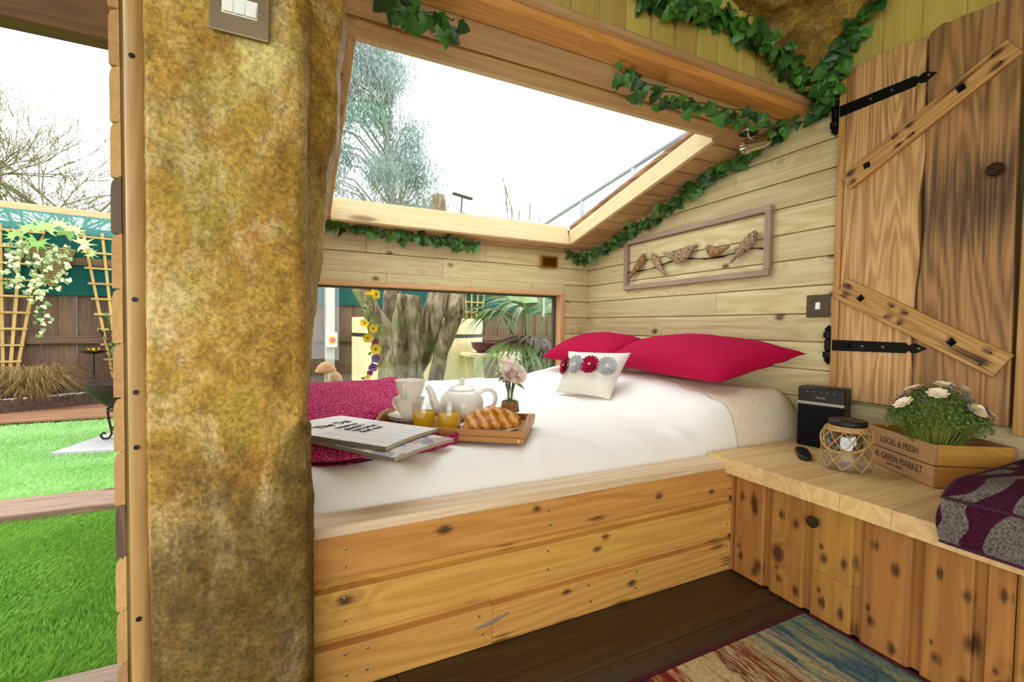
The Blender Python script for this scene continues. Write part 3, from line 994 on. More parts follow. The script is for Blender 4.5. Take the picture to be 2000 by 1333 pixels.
# ---------------------------------------------------------------- breakfast tray
M_tray = wood('oiled_acacia_tray', '#c08a4c', '#96602c', None, contrast=.6, ring=14, var=.03, rough=.4)
ta = math.radians(-34)
tc = Vector((.476, 1.42, .446))
TM = Matrix.Translation(tc) @ Matrix.Rotation(ta, 4, 'Z')
tray = thing('breakfast_tray', 'rectangular wooden breakfast tray with raised rim lying on the duvet', 'tray', M=TM)
TL, TW = .50, .29
for k in range(5):
    MB().board(TL - .03, (TW - .03) / 5 - .0006, .008, 'flat').build('base_slat', M_tray, tray, M=frame((1, 0, 0), (0, 0, 1), (-TL / 2 + .015, TW / 2 - .015 - k * (TW - .03) / 5, -.002)))
for s_ in (-1, 1):
    y = s_ * (TW / 2 - .006)
    MB().board(TL, .018, .013, 'soft').build('side_rail', M_tray, tray, bevel=.002, M=frame((-1, 0, 0), (0, -1, 0), (TL / 2, y + .0065, .007)))
    MB().board(TL - .006, .017, .014, 'soft').build('leg_bar', M_tray, tray, bevel=.002, M=frame((-1, 0, 0), (0, -1, 0), (TL / 2 - .003, y + .0065, -.0105)))
    for sx in (-1, 1):
        MB().lathe([(0, 0), (.004, 0), (.0035, .0015), (0, .002)], 12).build('rivet', simple('pale_rivet_%d%d' % (s_, sx), '#d8cdbd', .4), tray, True, 0, Matrix.Translation((sx * (TL / 2 - .02), s_ * (TW / 2 + .0005), -.002)) @ Matrix.Rotation(-s_ * PI / 2, 4, 'X'))
    # end boards with a curved hand-hold
    mb = MB()
    def top(v):
        return .026 + .020 * math.exp(-((v - .5) / .23) ** 4)
    hw = TW / 2 - .013
    poly = [(-hw, -.004), (hw, -.004)] + [(hw - 2 * hw * i / 16, top(i / 16)) for i in range(17)]
    mb.extrude(poly, .012)
    mb.build('end_board', M_tray, tray, bevel=.002, M=Matrix.Translation((s_ * (TL / 2 - .007) - .006, 0, 0)) @ Matrix(((0, 0, 1, 0), (1, 0, 0, 0), (0, 1, 0, 0), (0, 0, 0, 1))))

def on_tray(x, y, z=.0065):
    return TM @ Vector((x, y, z))
M_china = simple('cream_glazed_china', '#f6f3ea', .12, spec=.6)
M_plate = simple('white_glazed_china', '#f3f2ef', .12, spec=.6)
def saucer(p, label):
    return tag(MB().lathe([(0, .0), (.034, .0), (.036, .003), (.060, .011), (.071, .0165), (.072, .018), (.070, .018), (.058, .0135), (.034, .006), (0, .0055)], 40).build('saucer', M_china, None, True, 0, Matrix.Translation(p)), label, 'saucer', 'cream saucers on the tray')
cupx, cupy = -.168, .012
p0 = on_tray(cupx, cupy)
saucer(p0, 'cream saucer at the bottom of the stack on the tray')
saucer(p0 + Vector((.002, .003, .0075)), 'cream saucer directly beneath the stacked cups')
def cup(p, rz, label):
    o = thing('teacup', label, 'cup', p, rz, 'cream teacups stacked on the tray')
    MB().lathe([(0, 0), (.023, 0), (.027, .004), (.040, .022), (.048, .045), (.0515, .066), (.0525, .067), (.0505, .066), (.046, .045), (.037, .022), (.024, .0065), (0, .006)], 40).build('bowl', M_china, o, True)
    pts = [(.046, 0, .055), (.062, 0, .058), (.074, 0, .048), (.073, 0, .034), (.060, 0, .022), (.040, 0, .019)]
    MB().tube(smooth(pts), [(.0035, .005)] * 26, 10).build('handle', M_china, o, True)
    return o
cup(p0 + Vector((.002, .003, .0145)), 2.2, 'lower cream cup standing on the saucers')
cup(p0 + Vector((.004, .002, .0145 + .059)), -2.1, 'upper cream cup stacked inside the other cup')

tp = thing('teapot', 'round glossy cream teapot with lid at the back of the tray', 'teapot', on_tray(.000, .072), math.radians(-12))
MB().lathe([(0, 0), (.045, 0), (.048, .003), (.064, .018), (.075, .042), (.077, .060), (.071, .080), (.056, .098), (.043, .106), (.040, .106), (0, .105)], 48).build('body', M_china, tp, True)
lid = MB().lathe([(.0435, .106), (.044, .109), (.036, .116), (.018, .123), (.008, .126), (.0065, .130), (.009, .135), (.0115, .141), (.009, .147), (0, .149)], 36).build('lid', M_china, tp, True)
MB().tube(smooth([(-.058, 0, .034), (-.080, 0, .046), (-.094, 0, .066), (-.102, 0, .092), (-.112, 0, .112), (-.119, 0, .120)]), smooth1([.022, .020, .016, .0125, .0105, .0095]), 16).build('spout', M_china, tp, True)
MB().tube(smooth([(.058, 0, .090), (.080, 0, .104), (.104, 0, .102), (.119, 0, .084), (.118, 0, .060), (.102, 0, .040), (.074, 0, .030)]), [(.005, .007)] * 31, 12).build('handle', M_china, tp, True)

M_glass = clear_glass('clear_tumbler_glass', (.95, .96, .96), .07)
def juicemat():
    t = NT('orange_juice')
    c = (1.0, .72, .03, 1)
    b = t.n('BsdfPrincipled', {'Base Color': c, 'Roughness': .3, 'Specular IOR Level': .3})
    tl = t.n('BsdfTranslucent', {'Color': c})
    return t.surf(t.n('MixShader', {0: .5, 1: b.outputs[0], 2: tl.outputs[0]}).outputs[0])
M_juice = juicemat()
def tumbler(p, label):
    o = thing('glass_of_juice', label, 'glass', p, 0, 'glasses of orange juice on the tray')
    MB().lathe([(0, 0), (.0325, 0), (.034, .002), (.0365, .040), (.0385, .080), (.0380, .0808), (.0368, .080), (.035, .040), (.0322, .006), (0, .005)], 40).build('tumbler', M_glass, o, True)
    MB().lathe([(0, .0055), (.0318, .0063), (.0346, .040), (.0347, .049), (.0335, .0492), (0, .0492)], 40).build('juice', M_juice, o, True)
    return o
tumbler(on_tray(-.090, -.062), 'glass of orange juice in front of the stacked cups')
tumbler(on_tray(.000, -.078), 'glass of orange juice between the other glass and the croissant')

pl = tag(MB().lathe([(0, 0), (.045, 0), (.048, .002), (.075, .008), (.092, .012), (.093, .0135), (.091, .0135), (.074, .0095), (.046, .004), (0, .0035)], 48).build('side_plate', M_plate, None, True, 0, Matrix.Translation(on_tray(.122, -.052))), 'white side plate beneath the croissant', 'plate')
def croissantmat():
    t = NT('baked_croissant_crust')
    v = t.n('TexCoord').outputs['Object']
    n = t.noise(v, 60, 4, .6)
    s = t.n('SeparateXYZ', {0: v})
    band = t.m('ADD', t.m('MULTIPLY', t.m('SINE', t.m('ADD', t.m('ADD', t.m('MULTIPLY', s.outputs[0], 190.0), t.m('MULTIPLY', n, 7.0)), t.m('MULTIPLY', s.outputs[2], 110.0))), .5), .5)
    col = t.ramp(t.m('ADD', t.m('MULTIPLY', band, .5), t.m('MULTIPLY', n, .5)), [(.2, '#a8601c'), (.5, '#c9822f'), (.8, '#eac07c')])
    return t.bsdf(col, .35, 0, t.bump(n, .3, .004), .5)
mb = MB()
N = 64
pts, rs = [], []
for i in range(N + 1):
    s_ = i / N * 2 - 1
    a = s_ * 1.05
    pts.append((.083 * math.sin(a) / math.sin(1.05), -.030 + .075 * (1 - math.cos(a)) * -1 + .03, .0))
    env = (1 - abs(s_) ** 2.0) ** .62
    st = (abs(s_) * 5.2) % 1.0
    r = (.010 + .030 * env) * (1 - .13 * st)
    rs.append((r * .95, r))
pts = [(x, y, .026 + .012 * (1 - abs(i / N * 2 - 1))) for i, (x, y, z) in enumerate(pts)]
mb.tube(pts, rs, 20)
tag(mb.build('croissant', croissantmat(), None, True, 0, Matrix.Translation(on_tray(.128, -.05, .006)) @ Matrix.Rotation(math.radians(-10), 4, 'Z')), 'golden baked croissant on the white side plate', 'croissant')

# ---------------------------------------------------------------- bottle vase with flowers
M_twine = wood('jute_twine', '#b48d58', '#7d5a30', None, contrast=1.0, ring=60, axis='Z')
vz = thing('bottle_vase', 'small clear glass bottle wrapped in twine holding pink roses', 'vase', on_tray(.165, .105), .4)
MB().lathe([(0, 0), (.030, 0), (.032, .004), (.031, .03), (.029, .055), (.020, .078), (.0165, .088), (.0165, .108), (.019, .110), (.019, .114), (.0165, .114), (.0145, .088), (.018, .076), (.027, .053), (.029, .01), (0, .006)], 32).build('bottle', M_glass, vz, True)
mb = MB()
for k in range(9):
    z = .034 + .004 * k
    r = .0312 - .0006 * k
    mb.tube([(r * math.cos(a * 2 * PI / 20), r * math.sin(a * 2 * PI / 20), z) for a in range(20)], .0024, 6, closed=True)
mb.tube([(-.029 + .0 * a, -.012 + .008 * math.cos(a * .63), .05 + .008 * math.sin(a * .63)) for a in range(10)], .002, 6, closed=True)
mb.build('twine_wrap', M_twine, vz, True)
fw_ = thing('rose_posy', 'posy of pale pink roses and tiny white blossoms in the bottle', 'flowers', on_tray(.165, .105) + Vector((0, 0, .0)), .3)
fw_.scale = (1.15, 1.15, 1.05)
M_stem = leafmat('flower_stem_green', '#4c6b2c', '#7a934a')
M_rose = simple('blush_rose_petals', '#ffe6dc', .7, var=.05, vscale=60)
M_blos = simple('white_blossom', '#f4f3ea', .8)
M_fleaf = leafmat('posy_leaf', '#3d5f22', '#78953e')
mb = MB()
for k in range(7):
    a = k * .9
    mb.tube([(.004 * math.cos(a), .004 * math.sin(a), .012), (.006 * math.cos(a), .006 * math.sin(a), .09), (.02 * math.cos(a), .02 * math.sin(a), .15)], .0022, 6)
mb.build('stems', M_stem, fw_, True)
def rose(c, R_, tilt):
    mb = MB()
    for L in range(5):
        cnt = 5
        for j in range(cnt):
            a0 = 2 * PI * j / cnt + L * .7
            rr = R_ * (.25 + .19 * L)
            hh = R_ * (1.25 - .12 * L)
            def pet(u, v):
                a = a0 + (u - .5) * 1.75
                flare = 1 + .28 * v ** 3 * (L / 4)
                r = rr * (.35 + .65 * math.sin(min(1, v * 1.15) * PI / 2)) * flare
                z = hh * v * (1 - .22 * (2 * u - 1) ** 2) - R_ * .55
                return (r * math.cos(a), r * math.sin(a), z)
            mb.grid(pet, 5, 5)
    return mb.build('rose', M_rose, fw_, 'full', 0, Matrix.Translation(c) @ Matrix.Rotation(tilt[0], 4, 'X') @ Matrix.Rotation(tilt[1], 4, 'Y'))
rose((-.010, -.026, .158), .031, (.9, -.3))
rose((.006, .012, .190), .024, (.2, .1))
bl = MB()
for j in range(5):
    a = 2 * PI * j / 5
    bl.add([(0, 0, 0), (.005 * math.cos(a - .5), .005 * math.sin(a - .5), .002), (.0115 * math.cos(a), .0115 * math.sin(a), .003), (.005 * math.cos(a + .5), .005 * math.sin(a + .5), .002)], [(0, 1, 2, 3)])
blm = bl.mesh('blossom', M_blos)
for k in range(60):
    a = U(0, 2 * PI)
    h = U(.135, .215)
    r = U(.02, .046) * (1.0 if h < .19 else .7)
    d = Vector((math.cos(a) * r, math.sin(a) * r, (h - .16) * .7)).normalized()
    link('blossom', blm, fw_, Matrix.Translation((math.cos(a) * r, math.sin(a) * r, h)) @ d.to_track_quat('Z', 'Y').to_matrix().to_4x4())
lf = MB().add([(0, 0, 0), (.016, -.010, .003), (.034, 0, -.002), (.016, .010, .003), (.016, 0, -.001)], [(0, 1, 4), (1, 2, 4), (2, 3, 4), (3, 0, 4)])
lfm = lf.mesh('leaf', M_fleaf)
for k in range(14):
    a = U(0, 2 * PI)
    link('leaf', lfm, fw_, T(.012 * math.cos(a), .012 * math.sin(a), U(.118, .175), 0, U(-.3, .6), a, U(.8, 1.3)))
# ================================================================ cupboard door on the right wall
M_plk1 = wood('scorched_ash_plank', '#e2b87c', '#85592a', '#3a2110', kx=1.2, kz=5.5, dens=.35, kr=.12, ring=34, contrast=1.05, var=.03, burn=.14, axis='Z')
M_plk2 = wood('smoky_brown_plank', '#c0935c', '#5c4128', '#2a1a10', kx=1.4, kz=6, dens=.35, kr=.1, ring=26, contrast=1.15, var=.03, burn=.3, burnc='#3a2c22', axis='Z')
M_brace = wood('scorched_brace', '#cfa164', '#94652f', '#2a170a', kx=3.2, kz=9, dens=.25, kr=.10, ring=30, contrast=1.0, var=.04, burn=.15, marks=[(.024, .018, .016), (.024, .048, .016), (.175, .017, .012), (.178, .050, .014), (.218, .020, .014), (.215, .05, .012), (.446, .018, .016), (.44, .05, .018), (.36, .03, .012)])
M_iron = simple('black_painted_iron', '#0d0c0c', .42, .5, bump=.1, vscale=90)
M_stud = simple('black_iron_stud', '#1b1b1e', .35, .8, bump=.2, vscale=120)
DM = Matrix.Translation((-1.8, -.75, -.53))
door = thing('door_1', 'scorched wooden cupboard door with black strap hinges', 'door', (1.8, .75, .53))
del door['category']
struct(door)
YZ = Matrix(((0, 0, -1, 0), (1, 0, 0, 0), (0, 1, 0, 0), (0, 0, 0, 1)))      # (y,z) outline extruded towards -X
def yz(poly, x0, th, name, mat, parent, M=DM, bevel=.0, smooth=False):
    a = sum(p[0] * q[1] - q[0] * p[1] for p, q in zip(poly, poly[1:] + poly[:1]))
    if a > 0:
        poly = poly[::-1]
    mb = MB()
    n = len(poly)
    vs = [(x0, y, z) for y, z in poly] + [(x0 - th, y, z) for y, z in poly]
    mb.add(vs, [tuple(range(n)), tuple(range(2 * n - 1, n - 1, -1))] + [(i + n, (i + 1) % n + n, (i + 1) % n, i) for i in range(n)])
    return mb.build(name, mat, parent, smooth, bevel, M)
gap = [(.741, 1.663), (.739, 1.504), (.735, 1.343), (.744, 1.186), (.738, 1.023), (.745, .861), (.749, .796), (.742, .565)]
def wig(z, s, a=.004):
    return a * noise.noise(Vector((z * 7, s, 0))) + a * .5 * noise.noise(Vector((z * 19, s, 3)))
zs = [.534 + (1.70 - .534) * i / 40 for i in range(41)]
left = [(.966, .534), (.966, 1.708)]
p1 = [(.966, .534), (.9655, .9), (.966, 1.3), (.965, 1.706), (.952, 1.711), (.92, 1.712), (.89, 1.722), (.856, 1.721), (.83, 1.713), (.787, 1.714), (.76, 1.704), (.742, 1.700)]
p1 += [(interp([(b, a) for a, b in gap[::-1]], z) + .002 + wig(z, 1), z) for z in zs[::-1][1:-1]] + [(.743, .534)]
yz(p1, 1.798, .022, 'plank', M_plk1, door, bevel=.003)
p2 = [(.741, .536)] + [(interp([(b, a) for a, b in gap[::-1]], z) - .003 + wig(z, 5) - .010 * math.exp(-((z - 1.16) / .09) ** 2), z) for z in zs[1:-1]]
p2 += [(.735, 1.708), (.72, 1.718), (.706, 1.724), (.68, 1.716), (.653, 1.719), (.62, 1.712), (.59, 1.714), (.566, 1.706), (.533, 1.715), (.533, 1.3), (.528, 1.0), (.524, .52)]
yz(p2, 1.798, .022, 'plank', M_plk2, door, bevel=.003)
def bar(parent, y0, z0, y1, z1, w, x, th, mat, name):
    d = Vector((0, y1 - y0, z1 - z0))
    M = frame(d, (-1, 0, 0), (x, y0, z0))
    off = -w / 2
    M = M @ Matrix.Translation((0, 0, off))
    return MB().board(d.length, w, th, 'soft').build(name, mat, parent, False, .003, DM @ M)
for (y0, z0, y1, z1, w) in ((.952, 1.308, .543, 1.565, .062), (.957, .935, .536, .688, .078)):
    b = bar(door, y0, z0, y1, z1, w, 1.776, .018, M_brace, 'brace')
    L = math.hypot(y1 - y0, z1 - z0)
    for s_ in (.16, .74):
        MB().lathe([(.014, 0), (.012, .003), (0, .009)], 4).build('stud', M_stud, b, False, 0, frame((1, 0, 0), (0, 0, -1), (L * s_, .018, w / 2)) @ Matrix.Rotation(U(0, 1), 4, 'Z'))
    for s_ in (.05, .36, .45, .92):
        for q in (.25, .75):
            MB().lathe([(0, -.001), (.0032, -.001), (.0032, .0008), (0, .0003)], 8).build('screw', M_darkscrew, b, True, 0, frame((1, 0, 0), (0, 0, -1), (L * s_, .018, w * q)))
def hinge(y0, z0, y1, z1):
    h = thing('x', '', '')
    h.name = 'strap_hinge'
    for kk in ('label', 'category'):
        del h[kk]
    h.parent = door
    h.matrix_local = DM
    d = Vector((y1 - y0, z1 - z0))
    L = d.length
    u = d / L
    nv = Vector((-u.y, u.x))
    prof = [(0, .0195), (.1, .0195), (.8, .017), (.83, .008), (.86, .015), (.9, .0155), (1.0, 0)]
    poly = [(u * (L * a) + nv * b) for a, b in prof] + [(u * (L * a) - nv * b) for a, b in prof[::-1][1:]]
    poly = [(y0 + q.x, z0 + q.y) for q in poly]
    yz(poly, 1.778, .005, 'strap', M_iron, h, Matrix.Identity(4), .001)
    for a in (.2, .36, .58, .93):
        q = u * (L * a)
        big = a == .2
        MB().lathe([(.011 if big else .004, 0), (.009 if big else .004, .003), (0, .009 if big else .003)], 4 if big else 10).build('bolt', M_stud if big else M_screw, h, False, 0, frame((0, 1, 0), (0, 0, -1), (1.773, y0 + q.x, z0 + q.y)) if False else Matrix.Translation((1.773, y0 + q.x, z0 + q.y)) @ Matrix.Rotation(-PI / 2, 4, 'Y'))
    yk = y0 + .022
    for dz, hh in ((0, .036), (.034, .016), (-.034, .016), (.045, .006), (-.045, .006)):
        MB().lathe([(0, -hh / 2), (.010 if hh > .02 else .014, -hh / 2), (.010 if hh > .02 else .014, hh / 2), (0, hh / 2)], 12).build('knuckle', M_iron, h, False, .001, Matrix.Translation((1.785, yk, z0 + dz)))
    for s_ in (1, -1):
        poly = [(-.013, .045), (.013, .045), (.011, .054), (.016, .056), (0, .074), (-.016, .056), (-.011, .054)]
        yz([(yk + a, z0 + s_ * b) for a, b in poly], 1.799, .012, 'finial', M_iron, h, Matrix.Identity(4), .002)
    yz([(yk - .01, z0 - .05), (yk + .012, z0 - .05), (yk + .012, z0 + .05), (yk - .01, z0 + .05)], 1.799, .008, 'back_plate', M_iron, h, Matrix.Identity(4), .001)
hinge(.988, 1.575, .712, 1.580)
hinge(.985, .729, .708, .729)
kb = MB().lathe([(.007, 0), (.007, .012), (.014, .016), (.019, .023), (.019, .029), (.013, .036), (0, .039)], 20)
M_knob = simple('hammered_bronze', '#4a3a2c', .35, .85, bump=.9, vscale=160)
kbm = kb.mesh('knob', M_knob, True)
link('knob', kbm, door, DM @ Matrix.Translation((1.776, .566, 1.236)) @ Matrix.Rotation(-PI / 2, 4, 'Y'))
M_post = wood('pale_edged_post', '#d9ad6c', '#a4722f', '#4a2c14', contrast=.7, dens=.1, burn=.12)
struct(MB().board(1.22, .024, .022, 'soft').build('trim_6', M_post, None, False, .003, frame((0, 0, 1), (-1, 0, 0), (1.80, .993, .53))), 'slim timber post beside the cupboard door hinges')
struct(MB().board(1.25, .034, .026, 'soft').build('trim_7', M_post, None, False, .003, frame((0, 0, 1), (-1, 0, 0), (1.80, .516, .50))), 'timber post on the closing side of the cupboard door')
MB_ = MB().board(1.4, .16, .02, 'soft').build('trim_8', M_plk1.copy(), None, False, .003, frame((0, 0, 1), (-1, 0, 0), (1.80, .474, .50)))
struct(MB_, 'dark timber panel past the cupboard door')

# ================================================================ bench with worktop
M_cab = wood('burn_marked_cabinet_pine', '#b5803f', '#7a4b1f', '#3b1f0c', kx=5, kz=8, dens=.3, kr=.12, ring=16, contrast=.7, var=.07, burn=.30, bx=9, bz=15, br=.27, burnc='#2a1206', marks=[(.055, .028, .013), (.035, .075, .014), (.245, .030, .013), (.225, .074, .014), (.085, .02, .008)])
M_top = wood('pale_worktop_pine', '#dfc08a', '#b98f58', '#6f4c26', kx=2.2, kz=7, dens=.15, ring=18, contrast=.8, var=.09)
cab = thing('storage_bench', 'low cabinet of vertical burn-marked pine boards under the worktop', 'cabinet', (1.5, .5, 0))
CO = Matrix.Translation((-1.5, -.5, 0))
MB().box2((1.285, -.5, .01), (1.795, 1.03, .318), CO).build('carcass', M_dark, cab)
FC = lambda y, z: CO @ frame((0, 0, 1), (-1, 0, 0), (1.285, y, z))
edges = [(.990, .978, 0), (.976, .857, 0), (.855, .739, 0), (.737, .6175, 1), (.6155, .4975, 0), (.4955, .3955, 0), (.392, .352, 2), (.350, .23, 0), (.228, .11, 0), (.108, -.01, 0), (-.012, -.13, 0), (-.132, -.25, 0), (-.252, -.37, 0), (-.372, -.49, 0)]
PROFS['cab'] = [(0, 0), (.85, 0), (1, .04), (1, .79), (.85, .83), (.3, .85), (.28, 1), (0, 1)]
PROFS['post'] = [(0, 0), (.85, 0), (1, .05), (1, .95), (.85, 1), (0, 1)]
for a, b, kd in edges:
    pr = 'post' if kd == 2 or a - b < .05 else 'cab'
    if kd == 1:
        o1 = board(cab, FC(a, .132), .180, a - b, .018, M_cab, pr, name='front_board')
        board(cab, FC(a, .006), .125, a - b, .018, M_cab, pr, name='front_board')
        link('knob', kbm, o1, frame((1, 0, 0), (0, 0, -1), (.135, .018, .012)))
        o1.children[0].scale = (.8, .8, .8)
    else:
        board(cab, FC(a, .006), .306, a - b, .018, M_cab, pr, name='front_board')
wt = thing('worktop', 'pale pine plank worktop running along the wall beside the bed', 'worktop', (1.5, .5, .322))
WO = Matrix.Translation((-1.5, -.5, -.322))
ws = [1.06, .965, .862, .755, .655, .545, .43, .33, .23, .13, .03, -.07, -.18, -.29, -.39, -.5]
for a, b in zip(ws, ws[1:]):
    MB().board(.565, a - b - .0004, .047, 'flat').build('plank', M_top, wt, False, .0012, WO @ frame((1, 0, 0), (0, 0, 1), (1.234 + U(-.001, .001), a, .323)))

ZT = .3705
# ---------------------------------------------------------------- speaker, remote
M_blk = simple('matt_black_plastic', '#131314', .45)
M_cloth = fabric('black_speaker_cloth', '#08080a', '#141416', 900, .5, .9)
M_silver = simple('satin_silver_strip', '#9b9890', .4, .7)
M_led = simple('pale_icon_print', '#c9ccd2', .5)
SM = Matrix.Translation((1.688, .955, ZT)) @ Matrix.Rotation(math.radians(-76), 4, 'Z')
spk = thing('speaker', 'upright black speaker with a silver stripe behind the glass jar', 'speaker', M=SM)
# local x = width, local -y... front is +Y side rotated
def sbox(name, lo, hi, mat, bevel=.0):
    return MB().box2(lo, hi).build(name, mat, spk, bevel > 0, bevel)
sbox('housing', (-.0705, -.044, .0), (.0705, .036, .212), M_blk, .006)
sbox('grille', (-.068, -.0465, .004), (.068, -.044, .147), M_cloth)
sbox('silver_stripe', (-.0708, -.0475, .150), (.0708, -.0435, .160), M_silver, .001)
text('BOSE', .011, M_silver, spk, Matrix.Translation((0, -.0445, .172)) @ Matrix.Rotation(PI / 2, 4, 'X'), 'maker_lettering', align='CENTER', spacing=1.1, shear=.3)
for k in range(5):
    MB().box2((-.04 + k * .02 - .0015, -.0447, .1945), (-.04 + k * .02 + .0015, -.0437, .1965)).build('icon', M_led, spk)
for k in range(6):
    MB().lathe([(0, 0), (.0035, 0), (.003, .0006), (0, .0006)], 10).build('button', M_silver, spk, True, 0, Matrix.Translation((-.045 + k * .018, -.01, .212)))
bx = tag(MB().box2((-.03, -.045, 0), (.03, .045, .07)).build('black_box', M_blk, None, False, .004, Matrix.Translation((1.755, .865, ZT)) @ Matrix.Rotation(.1, 4, 'Z')), 'small black box behind the speaker against the wall', 'box')
rm = thing('remote_control', 'small black remote control on the pale worktop', 'remote', M=Matrix.Translation((1.493, .905, ZT)) @ Matrix.Rotation(math.radians(-142), 4, 'Z'))
poly = []
for i in range(24):
    a = 2 * PI * i / 24
    x, y = math.cos(a), math.sin(a)
    poly.append((.066 * math.copysign(abs(x) ** .5, x), .0195 * math.copysign(abs(y) ** .6, y)))
MB().extrude(poly, .016).build('body', M_blk, rm, True, .004)
for i in range(4):
    for j in range(3):
        MB().lathe([(0, 0), (.004, 0), (.0035, .0012), (0, .0015)], 10).build('button', simple('grey_rubber_%d%d' % (i, j), '#2c2d31', .6) if i == 9 else M_darkscrew, rm, True, 0, Matrix.Translation((-.03 + i * .017, -.011 + j * .011, .016)))

# ---------------------------------------------------------------- rope-net glass jar
jar = thing('glass_jar', 'clear glass jar in a rope net with a black lid', 'jar', (1.485, .772, ZT))
jar.scale = (.86, .86, 1.03)
MB().lathe([(0, 0), (.068, 0), (.073, .004), (.074, .03), (.072, .06), (.069, .09), (.062, .112), (.050, .125), (.048, .128), (.046, .128), (.060, .110), (.067, .088), (.070, .06), (.0715, .03), (.069, .007), (0, .006)], 48).build('glass', M_glass, jar, True)
lidm = MB().lathe([(0, .126), (.053, .126), (.056, .129), (.056, .139), (.053, .142), (0, .142)], 36).build('lid', M_blk, jar, True)
MB().box2((-.018, -.012, .1422), (.018, .012, .1428)).build('solar_panel', simple('solar_cell', '#3a3028', .3), lidm)
def jr(z):
    return interp([(0, .074), (.03, .0755), (.06, .0735), (.09, .0705), (.112, .0635), (.125, .052)], z) + .001
M_rope = wood('pale_jute_rope', '#d3ab74', '#a1783f', None, contrast=.9, ring=80)
def ropeline(mb, pts, r, n=6):
    mb.tube(pts, r, n)
netz = [.112, .085, .058, .030, .006]
K = 9
mb = MB()
for lv in range(4):
    for k in range(K):
        for s_ in (-1, 1):
            a0 = 2 * PI * (k + (lv % 2) * .5) / K
            a1 = a0 + s_ * PI / K
            pts = []
            for i in range(7):
                f = i / 6
                a = a0 + (a1 - a0) * f
                z = netz[lv] + (netz[lv + 1] - netz[lv]) * f
                pts.append((jr(z) * math.cos(a), jr(z) * math.sin(a), z))
            mb.tube(pts, .0014, 5)
mb.build('rope_net', M_rope, jar, True)
mb = MB()
for k in range(4):
    z = .113 + .0035 * k
    r = jr(min(.122, z)) + .001
    mb.tube([(r * math.cos(a * 2 * PI / 30), r * math.sin(a * 2 * PI / 30), z) for a in range(30)], .0022, 6, closed=True)
# thick carrying rope drooping across the front
pts = []
for i in range(26):
    f = i / 25
    a = math.radians(95) + f * math.radians(195)
    z = .118 - .062 * math.sin(f * PI) ** .8
    r = jr(z) + .004
    pts.append((r * math.cos(a), r * math.sin(a), z))
mb.build('neck_binding', M_rope, jar, True)
mb = MB()
for st in range(3):
    q = []
    for i in range(101):
        f = i / 100
        a = math.radians(95) + f * math.radians(195)
        z = .118 - .062 * math.sin(f * PI) ** .8
        r = jr(z) + .0045
        tw = f * 2 * PI * 22 + st * 2 * PI / 3
        q.append(((r + .0022 * math.cos(tw)) * math.cos(a), (r + .0022 * math.cos(tw)) * math.sin(a), z + .0022 * math.sin(tw)))
    mb.tube(q, .0022, 5)
mb.build('carrying_rope', M_rope, jar, True)
MB().box((.0, -.066, .108), (.008, .006, .018)).build('clasp', M_stud, jar, False, .001, Matrix.Rotation(.35, 4, 'Z'))

# ---------------------------------------------------------------- wooden crate with lettering
M_crate = wood('printed_crate_wood', '#b98c62', '#8c6440', None, contrast=.6, ring=16, var=.05)
M_crate2 = wood('golden_crate_end', '#cf9a4a', '#9c6a28', None, contrast=.6, ring=16, var=.05)
fd = math.radians(-121)
CM = Matrix.Translation((1.507, .577, ZT)) @ Matrix.Rotation(fd + PI, 4, 'Z')    # local x runs back along the printed side
crate = thing('wooden_crate', 'low wooden planter crate printed with black lettering', 'crate', M=CM)
CLN, CWD, CH = .272, .20, .115
# local: printed side at y = 0 facing +y ; crate body at y < 0  (after rotation +y faces the camera side)
for k in range(2):
    z = .001 + k * .058
    MB().board(CLN, .0555, .010, 'soft').build('side_slat', M_crate, crate, False, .0015, frame((1, 0, 0), (0, 1, 0), (0, -.010, z)))
    MB().board(CLN, .0555, .010, 'soft').build('side_slat', M_crate, crate, False, .0015, frame((-1, 0, 0), (0, -1, 0), (CLN, -CWD + .010, z)))
    for x, out in ((0.0, -1), (CLN - .010, 1)):
        if out < 0:
            M = frame((0, 1, 0), (-1, 0, 0), (.010, -CWD + .0105, z))
        else:
            M = frame((0, -1, 0), (1, 0, 0), (CLN - .010, -.0105, z))
        MB().board(CWD - .021, .0555, .010, 'soft').build('end_slat', M_crate2, crate, False, .0015, M)
MB().box2((.011, -CWD + .011, .004), (CLN - .011, -.011, .010)).build('crate_base', M_crate, crate)
M_print = simple('black_stencil_print', '#2b241f', .8)
# printed side faces +y; reading direction seen from +y runs along -x
def ctext(s_, size, x, z, **kw):
    text(s_, size, M_print, crate, Matrix.Translation((x, .0004, z)) @ Matrix.Rotation(PI, 4, 'Z') @ Matrix.Rotation(PI / 2, 4, 'X'), 'stencil_lettering', extrude=.0003, **kw)
ctext('LOCAL & FRESH', .026, .196, .076, spacing=1.06, width=.142)
ctext('THE GREEN MARKET', .0275, .236, .028, spacing=1.04, width=.200)
ctext('QUALITY COUNTRY', .0085, .165, .0155, spacing=1.1, width=.06)

